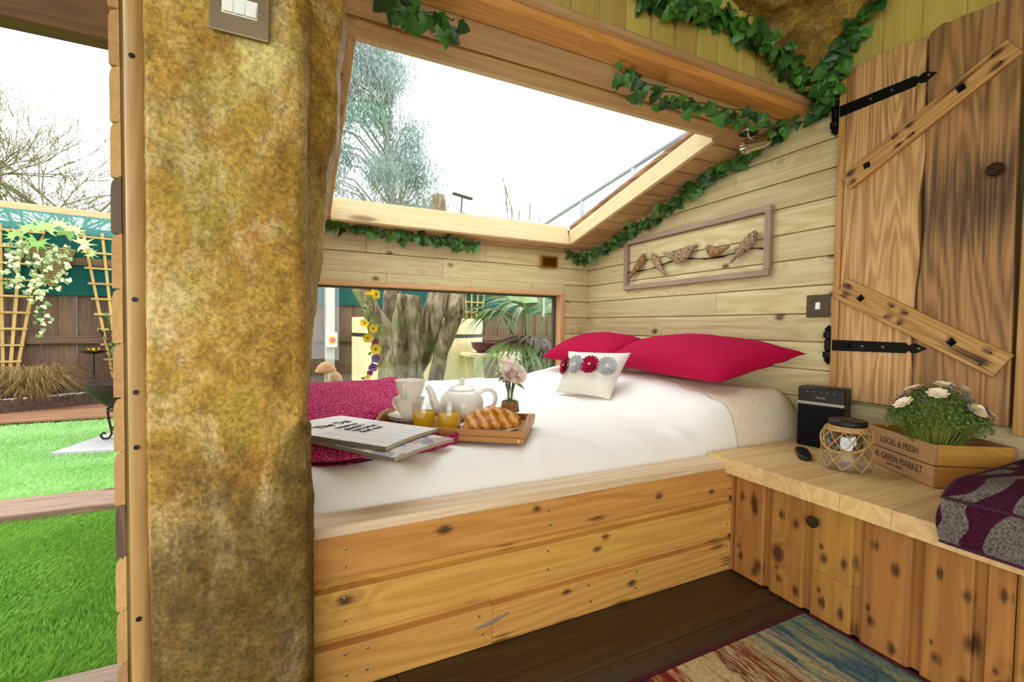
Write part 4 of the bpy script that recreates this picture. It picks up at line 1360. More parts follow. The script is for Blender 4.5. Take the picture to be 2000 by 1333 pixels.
# ---------------------------------------------------------------- dried flower arrangement in the crate
bq = thing('flower_arrangement', 'wide sheaf of green grass and moss topped with cream flowers', 'plant', M=Matrix.Translation((1.605, .612, ZT + .030)))
bq.scale = (1.02, 1.02, 1.12)
M_grassy = leafmat('green_stalk', '#8a9644', '#c3c87a', trans=.35)
M_moss = leafmat('dark_moss_leaf', '#2f4a20', '#7a9444', trans=.2)
M_cream = simple('cream_wood_flower', '#f1e3c0', .8, var=.06, vscale=90)
M_lav = simple('lavender_bud', '#55567a', .8, var=.2)
mb = MB()
for k in range(1500):
    a = U(0, 2 * PI)
    rr = .108 * math.sqrt(U(.25, 1.0))
    top = .125 + .075 * (1 - (rr / .108) ** 2) + U(-.02, .015)
    x1, y1 = rr * math.cos(a), rr * math.sin(a)
    b0 = .24
    p0 = Vector((x1 * b0, y1 * b0, .0))
    p1 = Vector((x1 * (.45), y1 * (.45), top * .45))
    p2 = Vector((x1 * U(.95, 1.12), y1 * U(.95, 1.12), top + U(-.01, .012)))
    sd = Vector((-math.sin(a), math.cos(a), 0)) * .0014
    mb.add([p0 - sd, p0 + sd, p1 + sd, p1 - sd, p2], [(0, 1, 2, 3), (3, 2, 4)])
g_ = mb.build('stalks', M_grassy, bq)
g_['kind'] = 'stuff'
mb = MB()
for k in range(4200):
    a = U(0, 2 * PI)
    rr = .105 * math.sqrt(U(0, 1.0))
    z = .122 + .078 * (1 - (rr / .105) ** 2) + .012 * noise.noise(Vector((rr * math.cos(a) * 60, rr * math.sin(a) * 60, 0))) + U(-.022, .004)
    c = Vector((rr * math.cos(a) * 1.02, rr * math.sin(a) * 1.02, z))
    d = Vector((U(-1, 1), U(-1, 1), U(-.2, 1))).normalized()
    e = d.orthogonal().normalized()
    L = U(.003, .0065)
    f_ = d.cross(e) * L * .5
    mb.add([c, c + e * L * .6 + f_, c + e * L * 1.5, c + e * L * .6 - f_], [(0, 1, 2, 3)])
g_ = mb.build('moss_leaves', M_moss, bq)
g_['kind'] = 'stuff'
for (a, rr, kind) in ((200, .055, 'd'), (232, .02, 'd'), (300, .048, 'p'), (255, .087, 'p'), (290, .096, 'd'), (150, .085, 'd'), (120, .05, 'd')):
    a = math.radians(a)
    z = .132 + .078 * (1 - (rr / .105) ** 2)
    nv = Vector((math.cos(a) * rr * 9, math.sin(a) * rr * 9, 1.0)).normalized()
    Mq = Matrix.Translation((rr * math.cos(a), rr * math.sin(a), z)) @ nv.to_track_quat('Z', 'Y').to_matrix().to_4x4()
    mb = MB()
    if kind == 'd':
        for L in range(2):
            for j in range(8):
                b = 2 * PI * j / 8 + L * .4
                mb.grid(lambda u, v: ((lambda r, w_: (r * math.cos(b) - w_ * math.sin(b), r * math.sin(b) + w_ * math.cos(b), .003 + L * .003 + .004 * u))(.003 + (.021 - L * .006) * u, (v - .5) * .015 * math.sin(.3 + u * 2.4))), 4, 2)
    else:
        for L in range(5):
            for j in range(16):
                b = 2 * PI * j / 16 + L * .2
                mb.grid(lambda u, v: ((lambda r, w_: (r * math.cos(b) - w_ * math.sin(b), r * math.sin(b) + w_ * math.cos(b), .002 + L * .0028 + u * .004))(.002 + (.020 - L * .0034) * u, (v - .5) * .0055)), 2, 1)
    mb.build('cream_flower', M_cream, bq, True, 0, Mq)
for k in range(26):
    a = U(0, 2 * PI)
    rr = .1 * math.sqrt(U(0, 1))
    z = .135 + .078 * (1 - (rr / .105) ** 2)
    m_ = MB()
    for j in range(4):
        m_.ball((U(-.006, .006), U(-.006, .006), U(-.002, .008)), U(.0018, .003), 6, 4)
    m_.build('lavender_sprig', M_lav, bq, True, 0, Matrix.Translation((rr * math.cos(a), rr * math.sin(a), z)))

# ---------------------------------------------------------------- seat cushion
def cushmat():
    t = NT('grey_and_plum_damask')
    v = t.n('TexCoord').outputs['Object']
    n0 = t.noise(v, 5.0, 2, .4, 1.5)
    wv = t.n('TexWave', {'Vector': v, 'Scale': 4.6, 'Distortion': 8.0, 'Detail': 1.0, 'Detail Scale': 1.6}, wave_type='RINGS')
    mk = t.ramp(wv.outputs[0], [(.44, 0.0), (.48, 1.0)])
    wx = t.n('TexWave', {'Vector': v, 'Scale': 150.0, 'Distortion': .5}, bands_direction='X')
    wy = t.n('TexWave', {'Vector': v, 'Scale': 150.0, 'Distortion': .5}, bands_direction='Z')
    nz = t.noise(v, 260, 3, .7)
    g = t.ramp(nz, [(.35, '#38332f'), (.65, '#82786e')])
    p = t.ramp(nz, [(.35, '#260c1a'), (.65, '#4c1a34')])
    return t.bsdf(t.mix(mk, g, p), .95, 0, t.bump(nz, .6, .003), .1)
M_dam = cushmat()
M_pip = simple('plum_piping', '#3a1629', .9)
sc_ = thing('seat_cushion', 'thick boxy seat cushion in grey and plum patterned fabric', 'cushion', (1.430, .225, ZT))
hx, hy, hz_ = .205, .228, .094
mb = MB()
def boxc(u, v, top):
    a, b = 2 * u - 1, 2 * v - 1
    sx = hx * a * (1 - .02 * (1 - b * b))
    sy = hy * b * (1 - .02 * (1 - a * a))
    puff = .016 * (1 - a ** 4) * (1 - b ** 4)
    droop = -.030 * max(0, (-a - .7) / .3) ** 1.5
    return (sx, sy, (hz_ + puff if top else .0 ) + (droop if sx < -.1 else 0) * 1.0 + (0 if top else .0))
mb.grid(lambda u, v: boxc(u, v, True), 30, 30)
mb.grid(lambda u, v: boxc(u, v, False), 30, 30, flip=True)
ring = [(u, 0) for u in [i / 30 for i in range(30)]] + [(1, i / 30) for i in range(30)] + [(1 - i / 30, 1) for i in range(30)] + [(0, 1 - i / 30) for i in range(30)]
nring = len(ring)
vs, fs = [], []
for u, v in ring:
    a, b = Vector(boxc(u, v, False)), Vector(boxc(u, v, True))
    for k in range(7):
        f = k / 6
        p = a.lerp(b, f)
        o_ = Vector((p.x, p.y, 0)).normalized() * (.008 * math.sin(f * PI) + .002 * noise.noise(p * 20))
        vs.append(p + o_)
for i in range(nring):
    j = (i + 1) % nring
    for k in range(6):
        fs.append((i * 7 + k, j * 7 + k, j * 7 + k + 1, i * 7 + k + 1))
mb.add(vs, fs)
mb.build('cover', M_dam, sc_, True)
for top in (True, False):
    q = [Vector(boxc(u, v, top)) for u, v in ring]
    MB().tube(q, .0035, 6, closed=True).build('piping', M_pip, sc_, True)

# ---------------------------------------------------------------- rug
def rugmat():
    t = NT('multicoloured_distressed_rug')
    v = t.n('TexCoord').outputs['Object']
    s = t.n('SeparateXYZ', {0: v})
    # colour bands across X with streaks that run along Y
    str_ = t.noise(t.vm('MULTIPLY', v, (34, 5, 1)), 1.0, 4, .65, .4)
    bands = t.noise(t.vm('MULTIPLY', v, (5.5, 1.2, 1)), 1.0, 3, .55, .2)
    f = t.m('ADD', t.m('ADD', t.m('MULTIPLY', s.outputs[0], .5), .5), t.m('ADD', t.m('MULTIPLY', t.m('SUBTRACT', bands, .5), .22), t.m('MULTIPLY', t.m('SUBTRACT', str_, .5), .20)))
    col = t.ramp(f, [(.30, '#c9b27c'), (.42, '#7a2a1c'), (.50, '#a8502c'), (.56, '#c9b27c'), (.62, '#1f3140'), (.65, '#8a2f1c'), (.69, '#cbb483'), (.735, '#c2a878'), (.755, '#6d2018'), (.775, '#cdb98a'), (.79, '#7a2418'), (.82, '#b9a878'), (.86, '#35566a'), (.90, '#8f9468'), (.93, '#3d6074'), (.96, '#a9a070')])
    fine = t.noise(t.vm('MULTIPLY', v, (300, 90, 1)), 1.0, 3, .7)
    col = t.mix(.8, col, t.ramp(fine, [(.3, .25), (.5, .9), (.7, 1.2)]), 'MULTIPLY')
    return t.bsdf(col, .97, 0, t.bump(fine, .7, .004), .05)
rug = thing('rug', 'multicoloured distressed rug with a maroon border beside the cabinet', 'rug', (.4, .1, 0))
mb = MB().box2((-1.4, -1.2, .0012), (.848, .640, .010))
mb.build('pile', rugmat(), rug, False, .003)
M_bord = simple('maroon_binding', '#4c1019', .95)
for lo, hi in (((-1.4, .641, .001), (.862, .653, .009)), ((.849, -1.2, .001), (.862, .640, .009))):
    MB().box2(lo, hi).build('binding', M_bord, rug, False, .003)

# ================================================================ switches
M_bronze = simple('brushed_bronze_plate', '#93846c', .38, .8, var=.12, vscale=8)
M_rock_w = simple('white_rocker', '#f2f2ee', .3)
def switch(M, n, label, size=.086, plate=None):
    o = thing('light_switch', label, 'switch', M=M)
    # local: x right, z up, faces -y
    MB().box2((-size / 2, -.004, -size / 2), (size / 2, 0, size / 2)).build('face_plate', plate or M_bronze, o, False, .0012)
    w_ = .0145
    if n == 3:
        MB().box2((-.0255, -.0052, -.0135), (.0255, -.004, .0155)).build('surround', M_rock_w, o, False, .0004)
    for k in range(n):
        x = (k - (n - 1) / 2) * .0165
        m_ = MB()
        h = .012
        if n == 1:
            m_.box2((-.0085, -.005, -.0135), (.0085, -.004, .0135))
        m_.add([(x - w_ / 2, -.0042, -h), (x + w_ / 2, -.0042, -h), (x + w_ / 2, -.0042, h), (x - w_ / 2, -.0042, h), (x - w_ / 2, -.0095, -h), (x + w_ / 2, -.0095, -h), (x + w_ / 2, -.0062, h), (x - w_ / 2, -.0062, h)],
               [(0, 3, 2, 1), (4, 5, 6, 7), (0, 1, 5, 4), (2, 3, 7, 6), (1, 2, 6, 5), (0, 4, 7, 3)])
        m_.build('rocker', M_rock_w, o, False, .0006)
    for s_ in (-1, 1):
        sc1 = MB().lathe([(0, 0), (.0032, 0), (.003, .0012), (0, .0016)], 12).build('screw', M_screw, o, True, 0, Matrix.Translation((s_ * .031, -.004, 0)) @ Matrix.Rotation(PI / 2, 4, 'X'))
    return o
switch(Matrix.Translation((-.084, .883, 1.297)) @ Matrix.Rotation(math.radians(-3), 4, 'Z') @ Matrix.Rotation(math.radians(1.5), 4, 'Y'), 3, 'bronze three-gang light switch high on the rock pillar')
switch(Matrix.Translation((1.7985, 1.0515, .8755)) @ Matrix.Rotation(-PI / 2, 4, 'Z'), 1, 'bronze single light switch on the board wall by the lower hinge', plate=simple('dull_bronze_plate', '#5d5240', .45, .6))

# ================================================================ bird wall art
M_art = wood('greyish_driftwood', '#ad9481', '#7f6858', '#4a3628', dens=.2, contrast=.7, var=.06)
art = thing('bird_wall_art', 'long driftwood frame with five carved birds perched on a wire', 'wall art', (1.79, 1.71, 1.01))
AO = Matrix.Translation((-1.79, -1.71, -1.01))
for (a, b) in (((2.174, 1.010), (1.246, 1.010)), ((2.168, 1.278), (1.242, 1.278))):
    MB().board(a[0] - b[0], .026, .020, 'soft').build('frame_bar', M_art, art, False, .002, AO @ frame((0, 1, 0), (-1, 0, 0), (1.796, b[0], a[1])))
for y in (2.174, 1.270):
    MB().board(.242, .028, .020, 'soft').build('frame_bar', M_art, art, False, .002, AO @ frame((0, 0, 1), (-1, 0, 0), (1.796, y, 1.0365)))
wire = [(2.15, 1.116), (2.07, 1.108), (1.929, 1.117), (1.83, 1.135), (1.742, 1.142), (1.66, 1.132), (1.577, 1.124), (1.48, 1.122), (1.406, 1.125), (1.33, 1.135), (1.265, 1.128)]
for dz in (0, .006):
    MB().tube([(1.785 + .003 * (dz > 0), y, z + dz * math.sin(i * 1.7)) for i, (y, z) in enumerate(wire)], .0022, 6).build('wire', M_iron, art, True, 0, AO)
def birdmat(name, carved):
    t = NT(name)
    v = t.n('TexCoord').outputs['Object']
    n = t.noise(t.vm('MULTIPLY', v, (40, 60, 25)), 1.0, 3)
    col = t.ramp(n, [(.3, '#6e4c30'), (.7, '#a67c54')])
    if carved:
        vo = t.n('TexVoronoi', {'Vector': v, 'Scale': 55.0}, feature='F1')
        wv = t.m('ADD', t.m('MULTIPLY', t.m('SINE', t.m('MULTIPLY', vo.outputs['Distance'], 20.0)), .5), .5)
        col = t.mix(t.ramp(wv, [(.35, 0.0), (.6, .85)]), lin('#5c4432'), lin('#c2a582'))
    return t.bsdf(col, .7)
M_bird = birdmat('plain_carved_bird', False)
M_bird2 = birdmat('scroll_carved_bird', True)
birds = [
    ([(2.132, 1.057), (2.10, 1.09), (2.065, 1.128), (2.035, 1.155), (2.012, 1.180), (2.000, 1.195), (1.990, 1.192)], [.004, .008, .020, .027, .022, .014, .002], M_bird),
    ([(1.828, 1.072), (1.855, 1.095), (1.882, 1.125), (1.903, 1.150), (1.920, 1.172), (1.933, 1.186), (1.945, 1.180)], [.006, .009, .020, .026, .023, .016, .002], M_bird2),
    ([(1.850, 1.188), (1.82, 1.178), (1.785, 1.165), (1.745, 1.155), (1.705, 1.160), (1.675, 1.176), (1.655, 1.186), (1.634, 1.188)], [.006, .011, .024, .036, .036, .024, .015, .001], M_bird2),
    ([(1.440, 1.160), (1.475, 1.150), (1.505, 1.145), (1.530, 1.148), (1.548, 1.164), (1.557, 1.174), (1.571, 1.176)], [.006, .010, .019, .025, .020, .013, .001], M_bird),
    ([(1.430, 1.083), (1.405, 1.108), (1.375, 1.135), (1.350, 1.157), (1.328, 1.180), (1.312, 1.192), (1.300, 1.182)], [.006, .010, .024, .029, .026, .018, .001], M_bird2)]
for pts, rs, m_ in birds:
    # smooth resample
    P_, R_ = [], []
    for i in range(len(pts) - 1):
        for k in range(4):
            f = k / 4
            P_.append((1.778, pts[i][0] + (pts[i + 1][0] - pts[i][0]) * f, pts[i][1] + (pts[i + 1][1] - pts[i][1]) * f))
            R_.append(rs[i] + (rs[i + 1] - rs[i]) * f)
    P_.append((1.778,) + pts[-1]); R_.append(rs[-1])
    MB().tube(P_, [(.011 * min(1, r / .014), r) if True else r for r in R_], 16, flat=(0, .3, 1)).build('bird', m_, art, True, 0, AO)

# ================================================================ spot lamp, brass vent, ropes
M_chrome = simple('polished_chrome', '#c9c5bd', .12, 1.0)
sp = thing('spot_lamp', 'small chrome spotlight hanging under the ceiling edge among the ivy', 'lamp', (1.68, 1.285, 1.60))
SO = Matrix.Translation((-1.68, -1.285, -1.60))
MB().lathe([(0, -.004), (.035, -.004), (.037, 0), (.037, .006), (0, .008)], 28).build('ceiling_rose', M_chrome, sp, True, 0, SO @ Matrix.Translation((1.68, 1.285, 1.594)))
MB().tube([(1.68, 1.285, 1.594), (1.678, 1.278, 1.57), (1.664, 1.230, 1.528)], .005, 10).build('arm', M_chrome, sp, True, 0, SO)
ax = Vector((1.600, 1.240, 1.503)) - Vector((1.690, 1.184, 1.528))
Mx = Matrix.Translation((1.685, 1.187, 1.5265)) @ ax.to_track_quat('Z', 'Y').to_matrix().to_4x4()
L = ax.length
MB().lathe([(0, 0), (.006, 0), (.016, .012), (.020, .03), (.0215, L * .6), (.0215, L * .74), (.025, L * .76), (.027, L * .9), (.027, L), (.023, L), (.014, L * .86), (0, L * .84)], 28).build('lamp_head', M_chrome, sp, True, 0, SO @ Mx)
MB().lathe([(0, L * .955), (.0225, L * .955), (.0225, L * .97), (0, L * .975)], 24).build('lens', M_glass, sp, True, 0, SO @ Mx)
M_brass = simple('polished_brass', '#b8923c', .25, 1.0)
vt = thing('brass_wall_light', 'small brass louvred wall light above the low window', 'wall light', (1.475, YW, 1.166))
MB().box2((-.062, -.010, .0), (.062, -.002, .076)).build('back_plate', M_brass, vt, False, .002)
for k in range(6):
    MB().box((0, 0, 0), (.104, .002, .011)).build('louvre', M_brass, vt, False, 0, Matrix.Translation((0, -.022, .012 + k * .0105)) @ Matrix.Rotation(-.6, 4, 'X'))
for s_ in (-1, 1):
    MB().box2((s_ * .056 - .004, -.030, .002), (s_ * .056 + .004, -.010, .074)).build('side_cheek', M_brass, vt, False, .001)
M_jute = wood('twisted_jute', '#c49a5e', '#8d6a38', None, contrast=.9, ring=60)
def rope(name, label, pts, r=.006, tw=60):
    mb = MB()
    pts = [Vector(p) for p in pts]
    seg = []
    for a, b in zip(pts, pts[1:]):
        n_ = max(6, int((b - a).length / .006))
        seg += [a.lerp(b, i / n_) for i in range(n_)]
    seg.append(pts[-1])
    for st in range(3):
        q = []
        dist = 0
        for i, p in enumerate(seg):
            d = (seg[min(i + 1, len(seg) - 1)] - seg[max(0, i - 1)]).normalized()
            a = d.orthogonal().normalized()
            b = d.cross(a)
            ph = dist * tw * 4 + st * 2 * PI / 3
            q.append(p + (a * math.cos(ph) + b * math.sin(ph)) * r * .5)
            if i + 1 < len(seg):
                dist += (seg[i + 1] - p).length
        mb.tube(q, r * .55, 5)
    return tag(mb.build(name, M_jute, None, True), label, 'rope')
rope('wall_rope', 'twisted jute rope along the top of the window wall', [(.10, YW - .010, 1.285), (1.1, YW - .010, 1.282), (1.79, YW - .010, 1.280)])
rope('corner_rope', 'jute rope tucked in the corner behind the ivy above the beam', [(1.72, 1.10, 1.69), (1.785, 1.06, 1.70), (1.79, 1.02, 1.75), (1.785, .985, 1.80), (1.785, .965, 1.86)], .009, 40)

# ================================================================ ivy
M_ivy = leafmat('ivy_leaf', '#1c4018', '#4f8a34', .4, .5, .15)
lfp = [(0, 0), (-.30, -.08), (-.52, .22), (-.34, .42), (-.30, .62), (0, 1.0), (.30, .62), (.34, .42), (.52, .22), (.30, -.08)]
ivm = []
for kk in range(3):
    mb = MB()
    vs = [(x * (.9 + .1 * kk), y, (-.10 + .06 * kk) * (x * x * 3) + (.10 * y * (1 - y) if kk != 1 else -.10 * y * y)) for x, y in lfp]
    vs.append((0, .32, .07))
    mb.add(vs, [(i, (i + 1) % 10, 10) for i in range(10)])
    ivm.append(mb.mesh('leaf', M_ivy, False))
M_vine = simple('ivy_vine', '#3b4a20', .8)
def garland(label, path, n, size, out, spread=.03, droop=.02):
    path = [Vector(p) for p in path]
    base = path[0]
    o = thing('ivy_garland', label, 'ivy', base)
    out = Vector(out).normalized()
    acc = [0]
    for a, b in zip(path, path[1:]):
        acc.append(acc[-1] + (b - a).length)
    def at(s_):
        s_ *= acc[-1]
        for i in range(len(path) - 1):
            if s_ <= acc[i + 1] + 1e-9:
                return path[i].lerp(path[i + 1], (s_ - acc[i]) / max(1e-9, acc[i + 1] - acc[i]))
        return path[-1]
    k = max(12, len(path) * 6)
    vp = [at(i / k) + Vector((U(-1, 1), U(-1, 1), U(-1, 1))) * .006 - base for i in range(k + 1)]
    MB().tube(vp, .0022, 5).build('vine', M_vine, o, True)
    for i in range(n):
        s_ = min(1, max(0, (i + U(-.6, .6)) / (n - 1)))
        p = at(s_) + Vector((U(-1, 1), U(-1, 1), U(-1, 1))) * spread + out * U(.004, .022) - Vector((0, 0, U(0, droop)))
        z_ = (out * 1.0 + Vector((U(-1, 1), U(-1, 1), U(-.5, .9))) * .75).normalized()
        y_ = Vector((U(-1, 1), U(-1, 1), -U(.2, 1.4)))
        y_ = (y_ - z_ * y_.dot(z_)).normalized()
        x_ = y_.cross(z_)
        M = Matrix(((x_.x, y_.x, z_.x, p.x - base.x), (x_.y, y_.y, z_.y, p.y - base.y), (x_.z, y_.z, z_.z, p.z - base.z), (0, 0, 0, 1)))
        link('leaf', ivm[i % 3], o, M @ Matrix.Scale(size * U(.65, 1.2), 4))
    return o
garland('long ivy garland running up the board wall beside the skylight', [(1.62, 2.53, 1.275), (1.745, 2.50, 1.262), (1.775, 2.2, 1.335), (1.775, 1.862, 1.425), (1.775, 1.62, 1.495), (1.775, 1.401, 1.555), (1.775, 1.15, 1.625)], 230, .046, (-1, -.3, -.1), .024)
garland('ivy garland hanging above the low window next to the pillar', [(.10, YW - .03, 1.318), (.45, YW - .03, 1.302), (.80, YW - .03, 1.285), (.955, YW - .03, 1.272)], 95, .050, (0, -1, -.1), .022)
garland('ivy garland hanging under the orange beam towards the spotlight', [(.93, 1.195, 1.612), (1.15, 1.20, 1.600), (1.38, 1.195, 1.595), (1.60, 1.165, 1.605)], 84, .040, (-.2, -.5, -.8), .018, .03)
garland('ivy garland draped across the vertical boards below the rock ceiling', [(.93, 1.105, 1.80), (1.06, 1.10, 1.81), (1.243, 1.10, 1.845), (1.34, 1.095, 1.85), (1.42, 1.09, 1.815), (1.53, 1.09, 1.795), (1.677, 1.085, 1.745), (1.78, 1.075, 1.69), (1.77, 1.06, 1.62)], 170, .046, (-.5, -1, -.3), .028)
garland('ivy garland climbing the corner towards the top of the cupboard door', [(1.765, 1.058, 1.62), (1.77, 1.015, 1.675), (1.77, .992, 1.774), (1.77, .965, 1.845), (1.765, .931, 1.885), (1.76, .87, 1.91)], 95, .046, (-1, -.3, -.1), .028)
garland('short ivy garland under the beam close to the pillar top', [(.18, 1.192, 1.615), (.30, 1.19, 1.607), (.385, 1.188, 1.598)], 34, .046, (-.1, -.6, -.7), .016, .03)
# ================================================================ the garden
G = -.06
def turfmat():
    t = NT('artificial_turf')
    v = t.n('TexCoord').outputs['Object']
    n1 = t.noise(v, 2.2, 3)
    n2 = t.noise(v, 60, 4, .7)
    col = t.ramp(t.m('ADD', t.m('MULTIPLY', n1, .5), t.m('MULTIPLY', n2, .5)), [(.3, '#4d8a28'), (.5, '#6ea83e'), (.7, '#94c468')])
    return t.bsdf(col, .8, 0, t.bump(n2, .6, .01), .2)
gr = struct(MB().box2((-14, -3, -.3), (16, 14, G)).build('ground', turfmat()), 'lawn of bright green artificial turf')
def fast_mesh(name, verts, faces, mat):
    me = bpy.data.meshes.new(name)
    me.from_pydata(verts, [], faces)
    me.materials.append(mat)
    return me
def blade_lawn(name, label, x0, x1, y0, y1, n, L, w_, mat):
    V, Fc = [], []
    ru = rnd.uniform
    for i in range(n):
        x, y = ru(x0, x1), ru(y0, y1)
        a = ru(0, 6.283)
        l = L * ru(.6, 1.2)
        lean = ru(.2, .8) * l
        wind = noise.noise(Vector((x * 3, y * 3, 0))) * 2.5 + .8
        dx, dy = math.cos(wind) * lean + ru(-.4, .4) * l, math.sin(wind) * lean + ru(-.4, .4) * l
        cx_, cy_ = math.cos(a) * w_, math.sin(a) * w_
        k = len(V)
        V += [(x - cx_, y - cy_, G), (x + cx_, y + cy_, G), (x + dx * .45 + cx_ * .8, y + dy * .45 + cy_ * .8, G + l * .62), (x + dx, y + dy, G + l * .9)]
        Fc.append((k, k + 1, k + 2, k + 3))
    o = link(name, fast_mesh(name, V, Fc, mat))
    o['kind'] = 'stuff'
    o['label'] = label
    o['category'] = 'grass'
    return o
def blademat(name, c1, c2):
    t = NT(name)
    geo = t.n('NewGeometry')
    rr = t.n('TexCoord').outputs['Object']
    n = t.noise(rr, 90, 2, .7)
    n2 = t.noise(rr, 2.5, 3)
    col = t.ramp(t.m('ADD', t.m('MULTIPLY', n, .65), t.m('MULTIPLY', n2, .35)), [(.33, c1), (.66, c2)])
    b = t.n('BsdfPrincipled', {'Base Color': col, 'Roughness': .45, 'Specular IOR Level': .4})
    tl = t.n('BsdfTranslucent', {'Color': col})
    return t.surf(t.n('MixShader', {0: .3, 1: b.outputs[0], 2: tl.outputs[0]}).outputs[0])
M_bl = blademat('turf_blade', '#58962a', '#a2cf68')
M_bl2 = blademat('glare_paled_turf_blade', '#74ae50', '#c4e4ac')  # same turf as the near lawn, glare painted into the blade colour
blade_lawn('turf_grass', 'bright green turf between the threshold and the timber sleeper', -1.45, -.36, 1.29, 2.50, 60000, .024, .0012, M_bl)
blade_lawn('turf_grass', 'green turf beyond the timber sleeper towards the fire pit, coloured paler for glare', -2.3, -.36, 2.74, 4.87, 50000, .022, .0022, M_bl2)

M_sleep = wood('weathered_sleeper', '#a58a74', '#6d5646', '#4a382c', dens=.2, contrast=.9, ring=24)
tag(MB().board(3.6, .23, .05, 'soft').build('timber_sleeper', M_sleep, None, False, .006, frame((1, 0, 0), (0, 0, 1), (-3.97, 2.735, G - .002))), 'weathered timber sleeper lying across the lawn', 'sleeper')

# paving slab and fire pit
M_gran = simple('pale_grey_granite', '#a9a9ab', .7, var=.25, vscale=120, bump=.15)
tag(MB().extrude([(-1.364, 3.687), (-.80, 3.60), (-.66, 4.17), (-1.215, 4.262)], .028, None, G + .001).build('paving_slab', M_gran, None, False, .004), 'pale grey granite slab on the lawn under the fire pit', 'slab')
M_rust = simple('dark_rusty_steel', '#33251f', .6, .6, var=.4, vscale=14)
M_ash = simple('pale_ash', '#cfcac5', .9, var=.15)
fp = thing('fire_pit', 'dark steel fire pit bowl on a scrolled stand standing on the slab', 'fire pit', (-1.0, 3.97, G + .03))
MB().lathe([(0, .19), (.06, .19), (.15, .215), (.22, .27), (.275, .34), (.285, .40), (.275, .40), (.262, .345), (.21, .285), (.14, .232), (.05, .206), (0, .205)], 40).build('bowl', M_rust, fp, True)
MB().lathe([(0, .352), (.2, .352), (.262, .346)], 30).build('ash', M_ash, fp, True)
MB().tube([(.17 * math.cos(a * PI / 12), .17 * math.sin(a * PI / 12), .21) for a in range(24)], .008, 8, closed=True).build('stand_ring', M_rust, fp, True)
MB().tube([(.15 * math.cos(a * PI / 12), .15 * math.sin(a * PI / 12), .075) for a in range(24)], .005, 8, closed=True).build('stand_ring', M_rust, fp, True)
for k in range(3):
    a = math.radians(190 + 120 * k)
    c, s_ = math.cos(a), math.sin(a)
    pts = [(.17, .21), (.165, .14), (.155, .08), (.15, .035), (.165, .008), (.195, .008), (.207, .03), (.195, .048), (.18, .042)]
    MB().tube([(r * c, r * s_, z) for r, z in pts], .007, 8).build('leg', M_rust, fp, True)

# deck, edging, planter
M_deck = wood('brown_decking', '#9c7458', '#6c4a36', None, contrast=.7, ring=20, var=.1)
dk = struct(MB().box2((-4.4, 4.90, G), (-.6, 6.6, G + .02)).build('deck', M_dark), 'low brown timber deck by the fence')
for k in range(6):
    MB().board(3.8, .14, .026, 'soft').build('deck_board', M_deck, dk, False, .003, frame((1, 0, 0), (0, 0, 1), (-4.4, 5.02 + k * .143, G + .02)))
M_edg = wood('black_edging_board', '#4a4542', '#2c2826', None, contrast=.7)
e0, e1 = Vector((-3.1, 4.72, 0)), Vector((-.9, 6.02, 0))
MB_e = MB().board((e1 - e0).length, .16, .03, 'soft').build('planter_edging', M_edg, None, False, .003, frame(e1 - e0, Vector((1.3, -2.2, 0)), (e0.x, e0.y, G + .03)))
tag(MB_e, 'dark timber edging board along the planting bed', 'edging')
M_soil = simple('bark_mulch', '#4a3a30', .95, var=.5, vscale=40, bump=.6)
d_ = (e1 - e0).normalized()
nn = Vector((-d_.y, d_.x, 0))
pl_ = [(e0 + nn * .02), (e1 + nn * .02), (e1 + nn * .9), (e0 + nn * 1.2)]
struct(MB().extrude([(p.x, p.y) for p in pl_], .12, None, G + .03).build('planting_bed', M_soil), 'planting bed of dark mulch')
M_peb = simple('pale_gravel_stone', '#c9c4bc', .8, var=.2)
mb = MB()
for k in range(160):
    p = e0.lerp(e1, U(.25, .85)) + nn * U(.04, .15)
    mb.ball((p.x, p.y, G + .155), (U(.008, .02), U(.008, .018), U(.006, .012)), 6, 4)
gv = mb.build('gravel', M_peb, None, True)
gv['kind'] = 'stuff'
gv['label'] = 'strip of pale gravel along the dark edging of the planting bed'
gv['category'] = 'gravel'

# ornamental grass
M_tan = leafmat('dry_tan_grass', '#7c6238', '#d8c290', .7, .2, .25)
og = thing('ornamental_grass', 'clump of arching dry tan grass in the planting bed', 'grass', (-2.12, 5.42, .085))
V, Fc = [], []
for k in range(900):
    a = U(0, 2 * PI)
    L_ = U(.25, .55)
    h = U(.12, .34)
    bx, by = U(-.1, .1), U(-.06, .06)
    pts = []
    for i in range(6):
        f = i / 5
        r = L_ * f
        z = h * math.sin(min(1, f * 1.25) * PI * .62) - .12 * f ** 3
        pts.append((bx + r * math.cos(a), by + r * math.sin(a) * .7, max(.0, z)))
    sx, sy = -math.sin(a) * .0035, math.cos(a) * .0035
    k0 = len(V)
    for i, p in enumerate(pts):
        w_ = 1 - i / 5.2
        V += [(p[0] - sx * w_, p[1] - sy * w_, p[2]), (p[0] + sx * w_, p[1] + sy * w_, p[2])]
    for i in range(5):
        Fc.append((k0 + 2 * i, k0 + 2 * i + 1, k0 + 2 * i + 3, k0 + 2 * i + 2))
o = link('blades', fast_mesh('blades', V, Fc, M_tan), og)
o['kind'] = 'stuff'

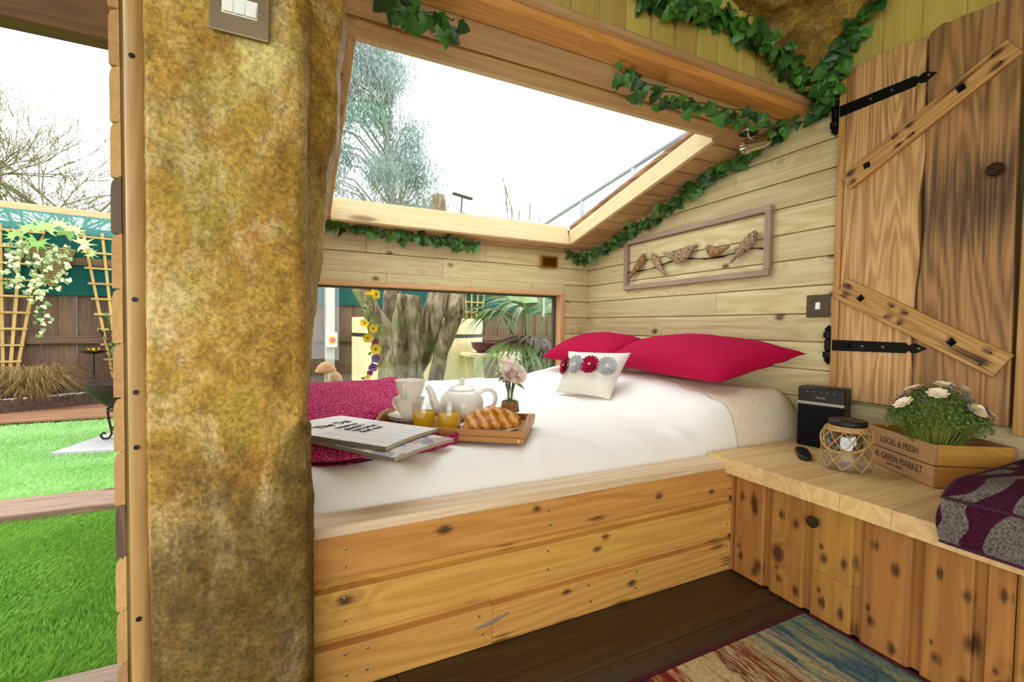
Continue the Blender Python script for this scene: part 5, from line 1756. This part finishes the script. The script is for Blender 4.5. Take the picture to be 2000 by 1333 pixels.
# ---- fence: local x along the fence
M_fen = wood('dark_brown_fence_board', '#6e5440', '#3c2a1e', '#20140c', kx=3, kz=8, dens=.3, contrast=.8, var=.2)
M_rail = wood('pale_fence_rail', '#d3b389', '#a5835a', None, contrast=.6)
fdv = Vector((1, .17, 0)).normalized()
fout = Vector((.17, -1, 0)).normalized()
F0 = Vector((-4.2, 6.0 - .17 * 4.2, 0))
FM = Matrix(((fdv.x, -fout.x, 0, F0.x), (fdv.y, -fout.y, 0, F0.y), (0, 0, 1, 0), (0, 0, 0, 1)))   # x along, -y towards the house
fen = thing('garden_fence', 'tall dark board fence topped with green shade netting', 'fence', M=FM)
for k in range(72):
    MB().board(1.72, .122, .018, 'soft').build('fence_board', M_fen, fen, M=frame((0, 0, 1), (0, -1, 0), (k * .123 + .1225, -.001 - .012 * (k % 2), G)))
for z in (.56, 1.30):
    MB().board(8.8, .075, .045, 'soft').build('rail', M_fen, fen, M=frame((-1, 0, 0), (0, -1, 0), (8.8, -.032, z)))
MB().board(8.8, .07, .05, 'soft').build('top_rail', M_rail, fen, False, .004, frame((-1, 0, 0), (0, -1, 0), (8.8, .0, 1.76)))
for k in range(6):
    MB().board(.30, .075, .06, 'soft').build('post', M_rail, fen, False, .004, frame((0, 0, 1), (0, -1, 0), (2.22 + (k - 1) * 1.5, .012, 1.5)))
def netmat(name, col, alpha):
    t = NT(name)
    v = t.n('TexCoord').outputs['Object']
    n = t.noise(t.vm('MULTIPLY', v, (60, 60, 300)), 1.0, 2)
    b = t.n('BsdfDiffuse', {'Color': t.ramp(n, [(.3, tuple(x * .75 for x in lin(col)[:3])), (.7, col)])})
    tr = t.n('BsdfTransparent')
    return t.surf(t.n('MixShader', {0: alpha, 1: tr.outputs[0], 2: b.outputs[0]}).outputs[0])
M_net = netmat('green_shade_netting', '#1f5552', .98)
M_net2 = netmat('thin_green_netting', '#4f8f8c', .72)
mb = MB().grid(lambda u, v: (8.8 * u, -.062 - .012 * noise.noise(Vector((u * 30, v * 2, 0))) - .01 * v, 1.02 + .57 * v + .008 * noise.noise(Vector((u * 18, 0, 3)))), 160, 8)
mb.build('netting', M_net, fen, 'full')
mb = MB().grid(lambda u, v: (8.8 * u, -.055 - .006 * noise.noise(Vector((u * 30, v * 2, 7))), 1.58 + .19 * v), 100, 3)
mb.build('upper_netting', M_net2, fen, 'full')
M_conc = simple('pale_concrete', '#b3aca2', .85, var=.12)
cp = thing('switch_post', 'pale concrete post carrying a red and yellow isolator switch', 'post', M=FM @ Matrix.Translation((4.60, -.14, G)))
MB().box2((-.05, -.05, 0), (.05, .05, 1.5)).build('post_shaft', M_conc, cp, False, .008)
bxo = MB().box2((-.06, -.13, .56), (.06, -.05, .74)).build('switch_box', simple('grey_white_enclosure', '#d6d6d2', .5), cp, False, .008)
MB().box2((-.045, -.134, .60), (.045, -.13, .70)).build('yellow_plate', simple('yellow_plate', '#e8c21e', .5), bxo, False, .003)
MB().lathe([(0, 0), (.033, 0), (.03, .02), (0, .022)], 20).build('red_knob', simple('red_knob', '#c2201a', .4), bxo, True, 0, Matrix.Translation((0, -.134, .65)) @ Matrix.Rotation(PI / 2, 4, 'X'))

# ---- fan trellises
M_trel = wood('golden_trellis_lath', '#bd9a5c', '#8f6f3a', None, contrast=.6, var=.1)
def trellis(x, label, h=1.40):
    o = thing('fan_trellis', label, 'trellis', M=FM @ Matrix.Translation((x, -.095, .22)), group='fan trellises on the fence')
    for k in range(5):
        s_ = k - 2
        p0, p1 = Vector((s_ * .035, 0, 0)), Vector((s_ * .135, 0, h))
        d = p1 - p0
        MB().board(d.length, .022, .012, 'flat').build('lath', M_trel, o, M=frame(d, (0, -1, 0), p0))
    for j in range(9):
        z = .18 + j * .145
        hw = .07 + .20 * z / h + .03
        MB().board(hw * 2, .018, .01, 'flat').build('cross_lath', M_trel, o, M=frame((-1, 0, 0), (0, -1, 0), (hw, -.012, z)))
    return o
trellis(1.86, 'fan trellis on the fence left of the hanging basket')
trellis(2.66, 'fan trellis on the fence between the hanging basket and the cladding')
trellis(6.6, 'fan trellis on the fence seen through the low window behind the palm')
# ---- hanging basket
hb = thing('hanging_basket', 'cone-shaped wicker basket with fatsia leaves and trailing ivy on the fence', 'plant', M=FM @ Matrix.Translation((2.20, -.16, 1.10)))
M_wick = wood('woven_wicker', '#a58a62', '#6d5638', None, contrast=1.2, ring=40)
mb = MB()
for k in range(16):
    z = .0 + k * .0215
    r = .02 + .135 * (z / .34)
    mb.tube([(r * math.cos(a * PI / 12), r * math.sin(a * PI / 12) * .8 + .02, z + .004 * math.sin(a * 3)) for a in range(24)], .012, 6, closed=True)
mb.build('wicker_cone', M_wick, hb, True)
MB().tube([(-.12, .02, .34), (-.07, .05, .46), (0, .06, .49), (.07, .05, .46), (.12, .02, .34)], .006, 6).build('hanger', M_iron, hb, True)
M_fat = leafmat('fatsia_leaf', '#6f9a44', '#cfe29a', .4, .4, .3)
lobes = 8
def fatsia():
    mb = MB()
    vs = [(0, 0, 0)]
    for i in range(lobes):
        a = math.radians(-125 + 250 * i / (lobes - 1))
        for (da, r, z) in ((-.17, .45, .0), (0, 1.0 - .25 * abs(i - 3.5) / 3.5, -.06), (.17, .45, 0)):
            vs.append((r * math.sin(a + da), r * math.cos(a + da), z + .1 * r))
    n_ = len(vs)
    mb.add(vs, [(0, i, i + 1) for i in range(1, n_ - 1)])
    return mb.mesh('fatsia_leaf', M_fat)
fm_ = fatsia()
for k, (x, z, s_, rz) in enumerate(((-.20, .40, 0.104, .6), (-.10, .46, 0.112, .2), (.0, .47, 0.128, -.1), (.11, .45, 0.120, -.4), (.22, .37, 0.120, -1.2), (-.05, .36, 0.120, 2.9), (-.16, .33, 0.096, 1.2), (.08, .52, 0.096, 0), (.18, .48, 0.096, -.5), (.27, .30, 0.080, -1.8))):
    link('fatsia_leaf', fm_, hb, T(x, -.10 - .05 * (k % 3), z, math.radians(60 + 8 * (k % 3)), 0, 0, 1) @ Matrix.Rotation(rz, 4, 'Z') @ Matrix.Scale(s_, 4))
M_var = leafmat('variegated_ivy_leaf', '#5d7d44', '#d6d6ae', .5, .3, .15)
mb = MB()
for i, (x, y) in enumerate(lfp):
    pass
mb.add([(x, y, -.1 * x * x) for x, y in lfp] + [(0, .32, .06)], [(i, (i + 1) % 10, 10) for i in range(10)])
vlm = mb.mesh('trailing_leaf', M_var)
for s_ in range(13):
    x0 = -.24 + .03 * s_
    Ls = U(.35, .9) if 2 < s_ < 10 else U(.2, .45)
    pts = []
    for i in range(8):
        f = i / 7
        pts.append((x0 + .03 * math.sin(f * 5 + s_), -.13 - .05 * math.sin(f * 3), .36 - Ls * f))
    MB().tube(pts, .003, 5).build('trailing_stem', M_vine, hb, True)
    for i in range(int(22 * Ls / .6)):
        f = U(.0, 1)
        k = min(6, int(f * 7))
        p = Vector(pts[k]).lerp(Vector(pts[k + 1]), f * 7 - k)
        link('trailing_leaf', vlm, hb, T(p.x + U(-.025, .025), p.y + U(-.03, .01), p.z, math.radians(U(60, 120)), U(-.5, .5), U(-.4, .4), 1) @ Matrix.Rotation(U(2.2, 4.1), 4, 'Z') @ Matrix.Scale(U(.028, .045), 4))
# yellow flower dish, laurel sprig
yd = thing('flower_stake', 'small dark dish with a yellow flower on a stake by the fire pit', 'ornament', M=FM @ Matrix.Translation((2.48, -.22, .09)))
MB().tube([(0, 0, 0), (0, 0, .38)], .006, 6).build('stake', M_iron, yd, True)
MB().lathe([(0, .385), (.03, .38), (.10, .40), (.10, .405), (.03, .39), (0, .392)], 20).build('dish', M_iron, yd, True)
mb = MB()
for j in range(7):
    a = 2 * PI * j / 7
    mb.add([(0, 0, .40), (.04 * math.cos(a - .4), .04 * math.sin(a - .4), .42), (.055 * math.cos(a), .055 * math.sin(a), .435), (.04 * math.cos(a + .4), .04 * math.sin(a + .4), .42)], [(0, 1, 2, 3)])
mb.build('yellow_bloom', simple('yellow_petal', '#e9b81c', .6), yd)
M_laur = leafmat('laurel_leaf', '#214018', '#4d7430', .4, .5, .15)
ls = thing('laurel_shrub', 'young leafy laurel shrub beside the cladding', 'shrub', M=FM @ Matrix.Translation((2.68, -.25, .09)))
lm = MB().add([(0, 0, 0), (.25, .45, .05), (0, 1, -.05), (-.25, .45, .05), (0, .45, 0)], [(0, 1, 4), (1, 2, 4), (2, 3, 4), (3, 0, 4)]).mesh('leaf', M_laur)
for s_ in range(5):
    tip = Vector((U(-.22, .12), U(-.1, .1), U(.4, .75)))
    MB().tube([(0, 0, 0), tip * .5 + Vector((.03, 0, 0)), tip], .005, 5).build('stem', M_vine, ls, True)
    for i in range(9):
        p = tip * U(.25, 1.0)
        link('leaf', lm, ls, T(p.x, p.y, p.z, U(.4, 1.6), U(-.5, .5), U(0, 6.28), U(.06, .10)))

# ---- bare twiggy trees beyond the fence
M_twig = simple('pale_lichen_twig', '#6b6448', .9, var=.2)
def twig_tree(name, label, base, h, seed, spread=.55, depth=5, mat=None, thick=.06, lean=0, leaf=None, kids=3):
    R_ = random.Random(seed)
    o = thing(name, label, 'tree', base)
    mb = MB()
    tips = []
    def grow(p, d, L_, r, k):
        q = p + d * L_
        m_ = p.lerp(q, .5) + Vector((R_.uniform(-1, 1), R_.uniform(-1, 1), R_.uniform(-.3, .6))) * L_ * .08
        r = max(r, .0035)
        mb.tube([p, m_, q], [r, r * .85, r * .7], 5 if k > 2 else 8, cap=False)
        if k >= depth:
            tips.append(q)
            return
        for i in range(kids if k else kids + 1):
            nd = (d + Vector((R_.uniform(-1, 1), R_.uniform(-1, 1), R_.uniform(-.45, .75))) * spread * 1.3).normalized()
            st = p.lerp(q, R_.uniform(.55, 1.0))
            grow(st, nd, L_ * R_.uniform(.6, .85), r * .6, k + 1)
    grow(Vector((0, 0, 0)), Vector((lean, 0, 1)).normalized(), h * .33, thick, 0)
    mb.build('branches', mat or M_twig, o, True)
    if leaf:
        V, Fc = [], []
        for q in tips:
            for i in range(leaf[1]):
                c = q + Vector((R_.gauss(0, 1), R_.gauss(0, 1), R_.gauss(0, .8))) * leaf[2]
                d = Vector((R_.uniform(-1, 1), R_.uniform(-1, 1), R_.uniform(-1.2, .2))).normalized()
                e = d.orthogonal().normalized() * leaf[3] * .28
                k0 = len(V)
                V += [c, c + d * leaf[3] * .5 + e, c + d * leaf[3], c + d * leaf[3] * .5 - e]
                Fc.append((k0, k0 + 1, k0 + 2, k0 + 3))
        f_ = link('foliage', fast_mesh('foliage', V, Fc, leaf[0]), o)
        f_['kind'] = 'stuff'
    return o
M_bud = simple('pale_green_bud', '#7f8a4a', .8)
twig_tree('bare_tree', 'pale twiggy tree beyond the fence on the far left', (-4.9, 8.6, G), 5.0, 5, .60, 6, leaf=(M_bud, 2, .05, .03), thick=.05, kids=3)
twig_tree('bare_tree', 'pale twiggy tree beyond the fence behind the hanging basket', (-3.6, 9.2, G), 5.2, 11, .60, 6, leaf=(M_bud, 2, .05, .03), thick=.05, kids=3)
twig_tree('bare_tree', 'pale twiggy tree beyond the fence close to the cladding', (-2.7, 9.6, G), 4.6, 23, .60, 6, leaf=(M_bud, 2, .05, .03), thick=.045, kids=3)

# ---- eucalyptus seen through the roof light
M_euc = leafmat('grey_green_eucalyptus', '#84958f', '#b4c2bd', .6, .3, .3)
M_etr = simple('grey_eucalyptus_bark', '#8d8a80', .9, var=.2)
eu = thing('eucalyptus_tree', 'tall grey-green eucalyptus seen through the skylight', 'tree', (1.75, 9.0, G))
R_ = random.Random(4)
mb = MB()
mb.tube([(0, 0, 0), (.05, 0, 2), (-.1, 0, 3.5), (-.25, 0, 5), (-.4, 0, 6.3)], [.13, .11, .08, .05, .015], 8)
clumps = []
for k in range(80):
    z = R_.uniform(2.1, 6.2)
    wdt = interp([(2.0, 1.6), (3.4, 1.45), (4.6, 1.05), (5.6, .75), (6.4, .4)], z)
    a = R_.uniform(0, 2 * PI)
    r = wdt * R_.uniform(.35, 1.0)
    c = Vector((-.10 - .09 * z + r * math.cos(a), .6 * r * math.sin(a), z))
    z0 = max(1.2, z - r * .7 - .2)
    mb.tube([(-.1 * (z0 > 3), 0, z0), ((c.x) * .5 - .05, c.y * .5, z - .12), c], [.03, .018, .006], 5)
    clumps.append((c, R_.uniform(.28, .46)))
mb.build('trunk', M_etr, eu, True)
V, Fc = [], []
for c, s_ in clumps:
    for i in range(520):
        p = c + Vector((R_.gauss(0, .5), R_.gauss(0, .5), R_.gauss(-.1, .45))) * s_
        d = Vector((R_.uniform(-.6, .6), R_.uniform(-.6, .6), -1)).normalized()
        e = Vector((R_.uniform(-1, 1), R_.uniform(-1, 1), 0)).normalized() * .011
        k0 = len(V)
        L_ = R_.uniform(.07, .12)
        V += [p, p + d * L_ * .4 + e, p + d * L_, p + d * L_ * .4 - e]
        Fc.append((k0, k0 + 1, k0 + 2, k0 + 3))
f_ = link('foliage', fast_mesh('foliage', V, Fc, M_euc), eu)
f_['kind'] = 'stuff'
twig_tree('bare_sapling', 'thin bare sapling rising in the middle of the skylight view', (3.95, 8.0, G), 5.2, 31, .22, 3, thick=.03, kids=2)

# ---- pollarded tree outside the low window
def barkmat():
    t = NT('grey_green_tree_bark')
    v = t.n('TexCoord').outputs['Object']
    n = t.noise(t.vm('MULTIPLY', v, (14, 14, 3.2)), 1.0, 6, .7, .8)
    m_ = t.noise(v, 4, 4)
    col = t.ramp(n, [(.34, '#2e251a'), (.48, '#7a6a54'), (.62, '#b0a288')])
    col = t.mix(t.ramp(m_, [(.48, 0.0), (.64, .55)]), col, lin('#7d8046'))
    return t.bsdf(col, .9, 0, t.bump(n, 1.0, .03), .1)
M_bark = barkmat()
tr_ = thing('pollarded_tree', 'gnarled pollarded tree trunk with mossy bark outside the low window', 'tree', (.75, 3.55, G))
def limb(name, pts, rs, seed, parent, mat=M_bark, n=22, amp=.16):
    P_, R2 = [], []
    for i in range(len(pts) - 1):
        a, b = Vector(pts[i]), Vector(pts[i + 1])
        for k in range(8):
            f = k / 8
            g = f * f * (3 - 2 * f)
            P_.append(a.lerp(b, f)); R2.append(rs[i] + (rs[i + 1] - rs[i]) * g)
    P_.append(Vector(pts[-1])); R2.append(rs[-1])
    mb = MB().tube(P_, R2, n)
    V = []
    for i, v in enumerate(mb.v):
        ring = min(len(P_) - 1, i // n)
        c = P_[ring]
        d = Vector(v) - c
        k = 1 + amp * noise.noise(Vector(v) * 9 + Vector((seed, 0, 0))) + amp * .7 * noise.noise(Vector((v[0] * 26 + seed, v[1] * 26, v[2] * 7)))
        V.append(tuple(c + d * k))
    mb.v = V
    return mb.build(name, mat, parent, 'full')
limb('trunk', [(.06, 0, 0), (.0, 0, .2), (-.02, 0, .45), (.0, 0, .68)], [.27, .20, .18, .15], 1, tr_)
limb('limb', [(-.06, 0, .52), (-.16, -.02, .78), (-.26, 0, 1.0), (-.38, .0, 1.2)], [.11, .085, .065, .05], 2, tr_)
limb('limb', [(.0, -.06, .5), (.0, -.08, .78), (.02, -.1, 1.075)], [.12, .105, .095], 3, tr_)
limb('limb', [(.06, .04, .5), (.20, .0, .80), (.29, 0, 1.1), (.28, 0, 1.5), (.28, 0, 1.885)], [.13, .10, .085, .07, .055], 4, tr_)
limb('limb', [(.22, -.12, .0), (.20, -.14, .28), (.27, -.12, .62), (.40, -.08, .95), (.46, 0, 1.3), (.465, 0, 1.76)], [.06, .055, .06, .07, .06, .055], 5, tr_)
limb('limb', [(-.05, .1, .6), (-.08, .1, .95), (-.05, .12, 1.25)], [.09, .07, .06], 6, tr_)
bt = thing('bird_perch', 'dark metal T-shaped bird perch on a cut branch seen through the skylight', 'bird feeder', (1.215, 3.55, 1.70))
MB().tube([(0, 0, 0), (.01, 0, .14)], .007, 8).build('rod', M_iron, bt, True)
MB().box((0, 0, 0), (.17, .05, .012)).build('tray', M_iron, bt, False, .002, Matrix.Translation((.012, 0, .145)) @ Matrix.Rotation(.15, 4, 'Y'))

# ---- pine hot tub
M_tub = wood('pale_tub_stave', '#f0deb8', '#d9bf90', '#8a6434', kx=3, kz=6, dens=.12, contrast=.5, var=.06)
M_band = simple('dark_tub_band', '#3a3a3e', .5, .6)
tub = thing('hot_tub', 'round pale pine hot tub with dark bands behind the tree', 'hot tub', (1.22, 4.95, G))
K = 44
RT = .70
for k in range(K):
    a = 2 * PI * k / K
    w_ = 2 * PI * RT / K
    c, s_ = math.cos(a), math.sin(a)
    xh = Vector((0, 0, 1)); out = Vector((c, s_, 0)); zh = xh.cross(out)
    org = out * (RT - .03) - zh * (w_ / 2 - .0005)
    MB().board(.915, w_ - .001, .03, 'soft').build('stave', M_tub, tub, M=frame(xh, out, org))
for z in (.22, .72):
    mb = MB().lathe([(RT + .001, z), (RT + .005, z), (RT + .005, z + .035), (RT + .001, z + .035)], 64, cap=False)
    mb.build('band', M_band, tub, True)
MB().lathe([(0, .86), (RT - .032, .86), (RT - .032, .88), (0, .885)], 48).build('cover', simple('maroon_cover', '#4a2a2c', .7), tub, True)
# steps / side table with slanted legs
stp = thing('pine_side_table', 'pale pine table with slanted legs beside the hot tub', 'table', (1.78, 4.15, G))
for k in range(2):
    MB().board(.62, .16, .032, 'soft').build('top_board', M_tub, stp, False, .004, frame((1, 0, 0), (0, 0, 1), (-.31, .0 + .165 * k, .545)))
for x0, x1, y in ((-.27, -.20, -.13), (-.10, .02, -.13), (-.27, -.20, .12), (.24, .20, -.13), (.24, .20, .12)):
    d = Vector((x0 - x1, 0, .543))
    MB().board(d.length, .085, .035, 'soft').build('leg', M_tub, stp, False, .004, frame(d, (0, -1, 0), (x1 + .08 if x0 == -.10 else x1, y, 0)))
pt = thing('maroon_pot', 'dark maroon bowl on the pine table behind the palm leaves', 'pot', (1.72, 4.16, G + .579))
MB().lathe([(0, 0), (.10, 0), (.15, .04), (.17, .10), (.16, .10), (.14, .045), (.09, .012), (0, .012)], 32).build('bowl', simple('maroon_glaze', '#4e2028', .35), pt, True)

# ---- fan palm
M_palm = leafmat('palm_blade', '#3c5a2a', '#86a45e', .35, .5, .2)
M_palm2 = leafmat('purple_brown_palm_blade', '#43322e', '#6f5a4e', .4, .4, .2)
pm = thing('fan_palm', 'fan palm with long spiky green blades outside the low window', 'palm', (1.80, 3.45, G))
def frond(c, az, el, R2, droop, mat, nb=22, arc=2.3):
    d0 = Vector((math.cos(az) * math.cos(el), math.sin(az) * math.cos(el), math.sin(el)))
    side = d0.cross(Vector((0, 0, 1))).normalized()
    if side.length < .1:
        side = Vector((1, 0, 0))
    upv = side.cross(d0).normalized()
    c = Vector(c)
    stem0 = Vector((0, 0, .45))
    MB().tube([stem0, stem0.lerp(c, .5) + Vector((0, 0, .05)), c], .009, 6).build('frond_stem', M_stem, pm, True)
    mb = MB()
    for k in range(nb):
        a = (k / (nb - 1) - .5) * 2 * arc / 1.0 * .62
        d = (d0 * math.cos(a) + side * math.sin(a)).normalized()
        L_ = R2 * (1 - .22 * abs(a) / 1.4) * U(.85, 1.08)
        wv = d.cross(upv).normalized() * .022
        vs = []
        S = 6
        for i in range(S + 1):
            f = i / S
            p = c + d * (L_ * f) + upv * (.02 * math.sin(f * PI)) - Vector((0, 0, 1)) * droop * f ** 2.6
            w_ = (.35 + 1.1 * f) if f < .4 else (1.0 - f) / .6 * .8 + .02
            vs += [p - wv * w_, p + upv * -.006 * w_, p + wv * w_]
        fs = []
        for i in range(S):
            q = i * 3
            fs += [(q, q + 1, q + 4, q + 3), (q + 1, q + 2, q + 5, q + 4)]
        mb.add(vs, fs)
    mb.build('frond', mat, pm)
frond((-.26, -.05, .93), math.radians(185), .35, .50, .22, M_palm)
frond((-.10, -.12, .98), math.radians(150), .55, .55, .20, M_palm)
frond((.16, -.05, .96), math.radians(20), .5, .50, .15, M_palm, 26)
frond((.10, .15, 1.0), math.radians(80), .9, .50, .10, M_palm, 26)
frond((-.20, -.20, .72), math.radians(200), -.15, .46, .25, M_palm)
frond((-.05, -.25, .74), math.radians(190), .15, .42, .12, M_palm2, 26)
frond((.12, -.20, .70), math.radians(300), .1, .46, .2, M_palm2, 24)
frond((.25, -.10, .85), math.radians(340), .2, .45, .15, M_palm, 24)
frond((-.02, .05, 1.05), math.radians(120), 1.1, .5, .05, M_palm, 24)
frond((.15, -.05, .62), math.radians(250), -.3, .45, .2, M_palm, 22)
limb('palm_trunk', [(0, 0, 0), (.01, 0, .3), (0, 0, .56)], [.09, .085, .07], 9, pm, simple('fibrous_palm_trunk', '#5a4836', .9, var=.3, bump=.8), 14)

# ---- artificial flower garland on the branch
M_yel = simple('yellow_pansy', '#f1c71e', .6)
M_pur = simple('purple_pansy', '#6a3f8c', .6)
M_mag = simple('magenta_pansy', '#a93a72', .6)
M_fl = leafmat('garland_leaf', '#4b7a26', '#93b844')
fg = thing('flower_garland', 'garland of artificial yellow and purple pansies hanging on the tree', 'flowers', (.44, 3.1, .40))
fls = [((-.007, .608), 'y', 1.25), ((.029, .583), 'y', 1.1), ((-.035, .62), 'm', .7), ((-.042, .388), 'y', 1), ((.014, .355), 'y', 1), ((-.019, .293), 'y', 1.1), ((.031, .266), 'm', .9), ((.031, .218), 'y', 1.2), ((.031, .157), 'p', 1), ((.015, .095), 'p', 1), ((-.005, .062), 'm', .7), ((-.02, .03), 'y', .7)]
MB().tube([(-.03, .05, .66), (.03, .04, .5), (-.02, .03, .38), (.03, .03, .2), (0, .02, .05), (-.02, .02, -.02)], .004, 6).build('wire', M_vine, fg, True)
MB().tube([(-.03, .05, .66), (-.01, .2, .67), (.03, .42, .62)], .004, 6).build('wire', M_vine, fg, True)
for (x, z), c, s_ in fls:
    m_ = {'y': M_yel, 'p': M_pur, 'm': M_mag}[c]
    mb = MB()
    for j in range(5):
        a = 2 * PI * j / 5 + .3
        mb.grid(lambda u, v: ((lambda r, w_: (r * math.cos(a) - w_ * math.sin(a), r * math.sin(a) + w_ * math.cos(a), .004 * u + .002 * j))(.003 + .026 * u, (v - .5) * .032 * math.sin(.4 + u * 2.3))), 4, 2)
    f_ = mb.build('pansy', m_, fg, True, 0, T(x, -.01 + U(-.01, .01), z, PI / 2 + U(-.3, .3), U(-.3, .3), U(-.3, .3), s_))
    MB().ball((0, 0, .012), (.006, .006, .003), 8, 5).build('pansy_eye', M_darkscrew, f_, True)
for k in range(20):
    z = U(0, .66)
    link('leaf', lfm, fg, T(U(-.03, .03), U(-.01, .02), z, U(.8, 2.2), U(-.6, .6), U(0, 6.28), U(.9, 1.6)))
# ---- toadstool ornaments
M_cap_m = simple('tan_toadstool_cap', '#c59a6c', .75, var=.2, vscale=60, bump=.5)
M_stm = simple('pale_toadstool_stem', '#d5ccb8', .8, var=.1)
for k, (x, y, zt, s_, lb) in enumerate(((.150, 2.80, .535, 1.0, 'tall tan toadstool ornament outside the window by the pillar'), (.205, 2.86, .47, .75, 'smaller toadstool ornament half behind the tall toadstool'))):
    ms = thing('toadstool', lb, 'ornament', (x, y, G), group='toadstool ornaments')
    h = zt - G
    MB().tube([(0, 0, 0), (.004, 0, h * .5), (0, 0, h - .03)], [.016, .012, .010], 10).build('stem', M_stm, ms, True)
    r = .058 * s_
    MB().lathe([(0, h - .03), (r * .8, h - .034), (r, h - .030), (r * .98, h - .020), (r * .75, h + .004), (r * .4, h + .022), (0, h + .028)], 26).build('cap', M_cap_m, ms, True)

# ---- grey guard rail on the neighbouring roof edge
M_alu = simple('grey_aluminium', '#a7abb0', .45, .5)
rg = thing('roof_guard', 'grey metal guard rail with clear panels beyond the skylight edge', 'guard rail', (1.86, 2.5, 1.40))
RO = Matrix.Translation((-1.86, -2.5, -1.40))
MB().tube([(1.86, 3.35, 1.635), (1.86, 1.60, 1.845)], [(.012, .02)] * 2, 10).build('rail', M_alu, rg, True, 0, RO)
for y in (3.3, 2.75, 2.2, 1.65):
    zt = 1.635 + (3.35 - y) / 1.75 * .21
    MB().box2((1.852, y - .015, RZ(y) - .25), (1.868, y + .015, zt), RO).build('post', M_alu, rg)
mb = MB()
mb.add([(1.862, 3.3, RZ(3.3)), (1.862, 1.65, RZ(1.65)), (1.862, 1.65, 1.825), (1.862, 3.3, 1.63), (1.865, 3.3, RZ(3.3)), (1.865, 1.65, RZ(1.65)), (1.865, 1.65, 1.825), (1.865, 3.3, 1.63)], [(0, 1, 2, 3), (7, 6, 5, 4), (0, 4, 5, 1), (2, 6, 7, 3)])
mb.build('clear_panel', clear_glass('guard_glass', (.9, .94, .97), .06), rg, False, 0, RO)
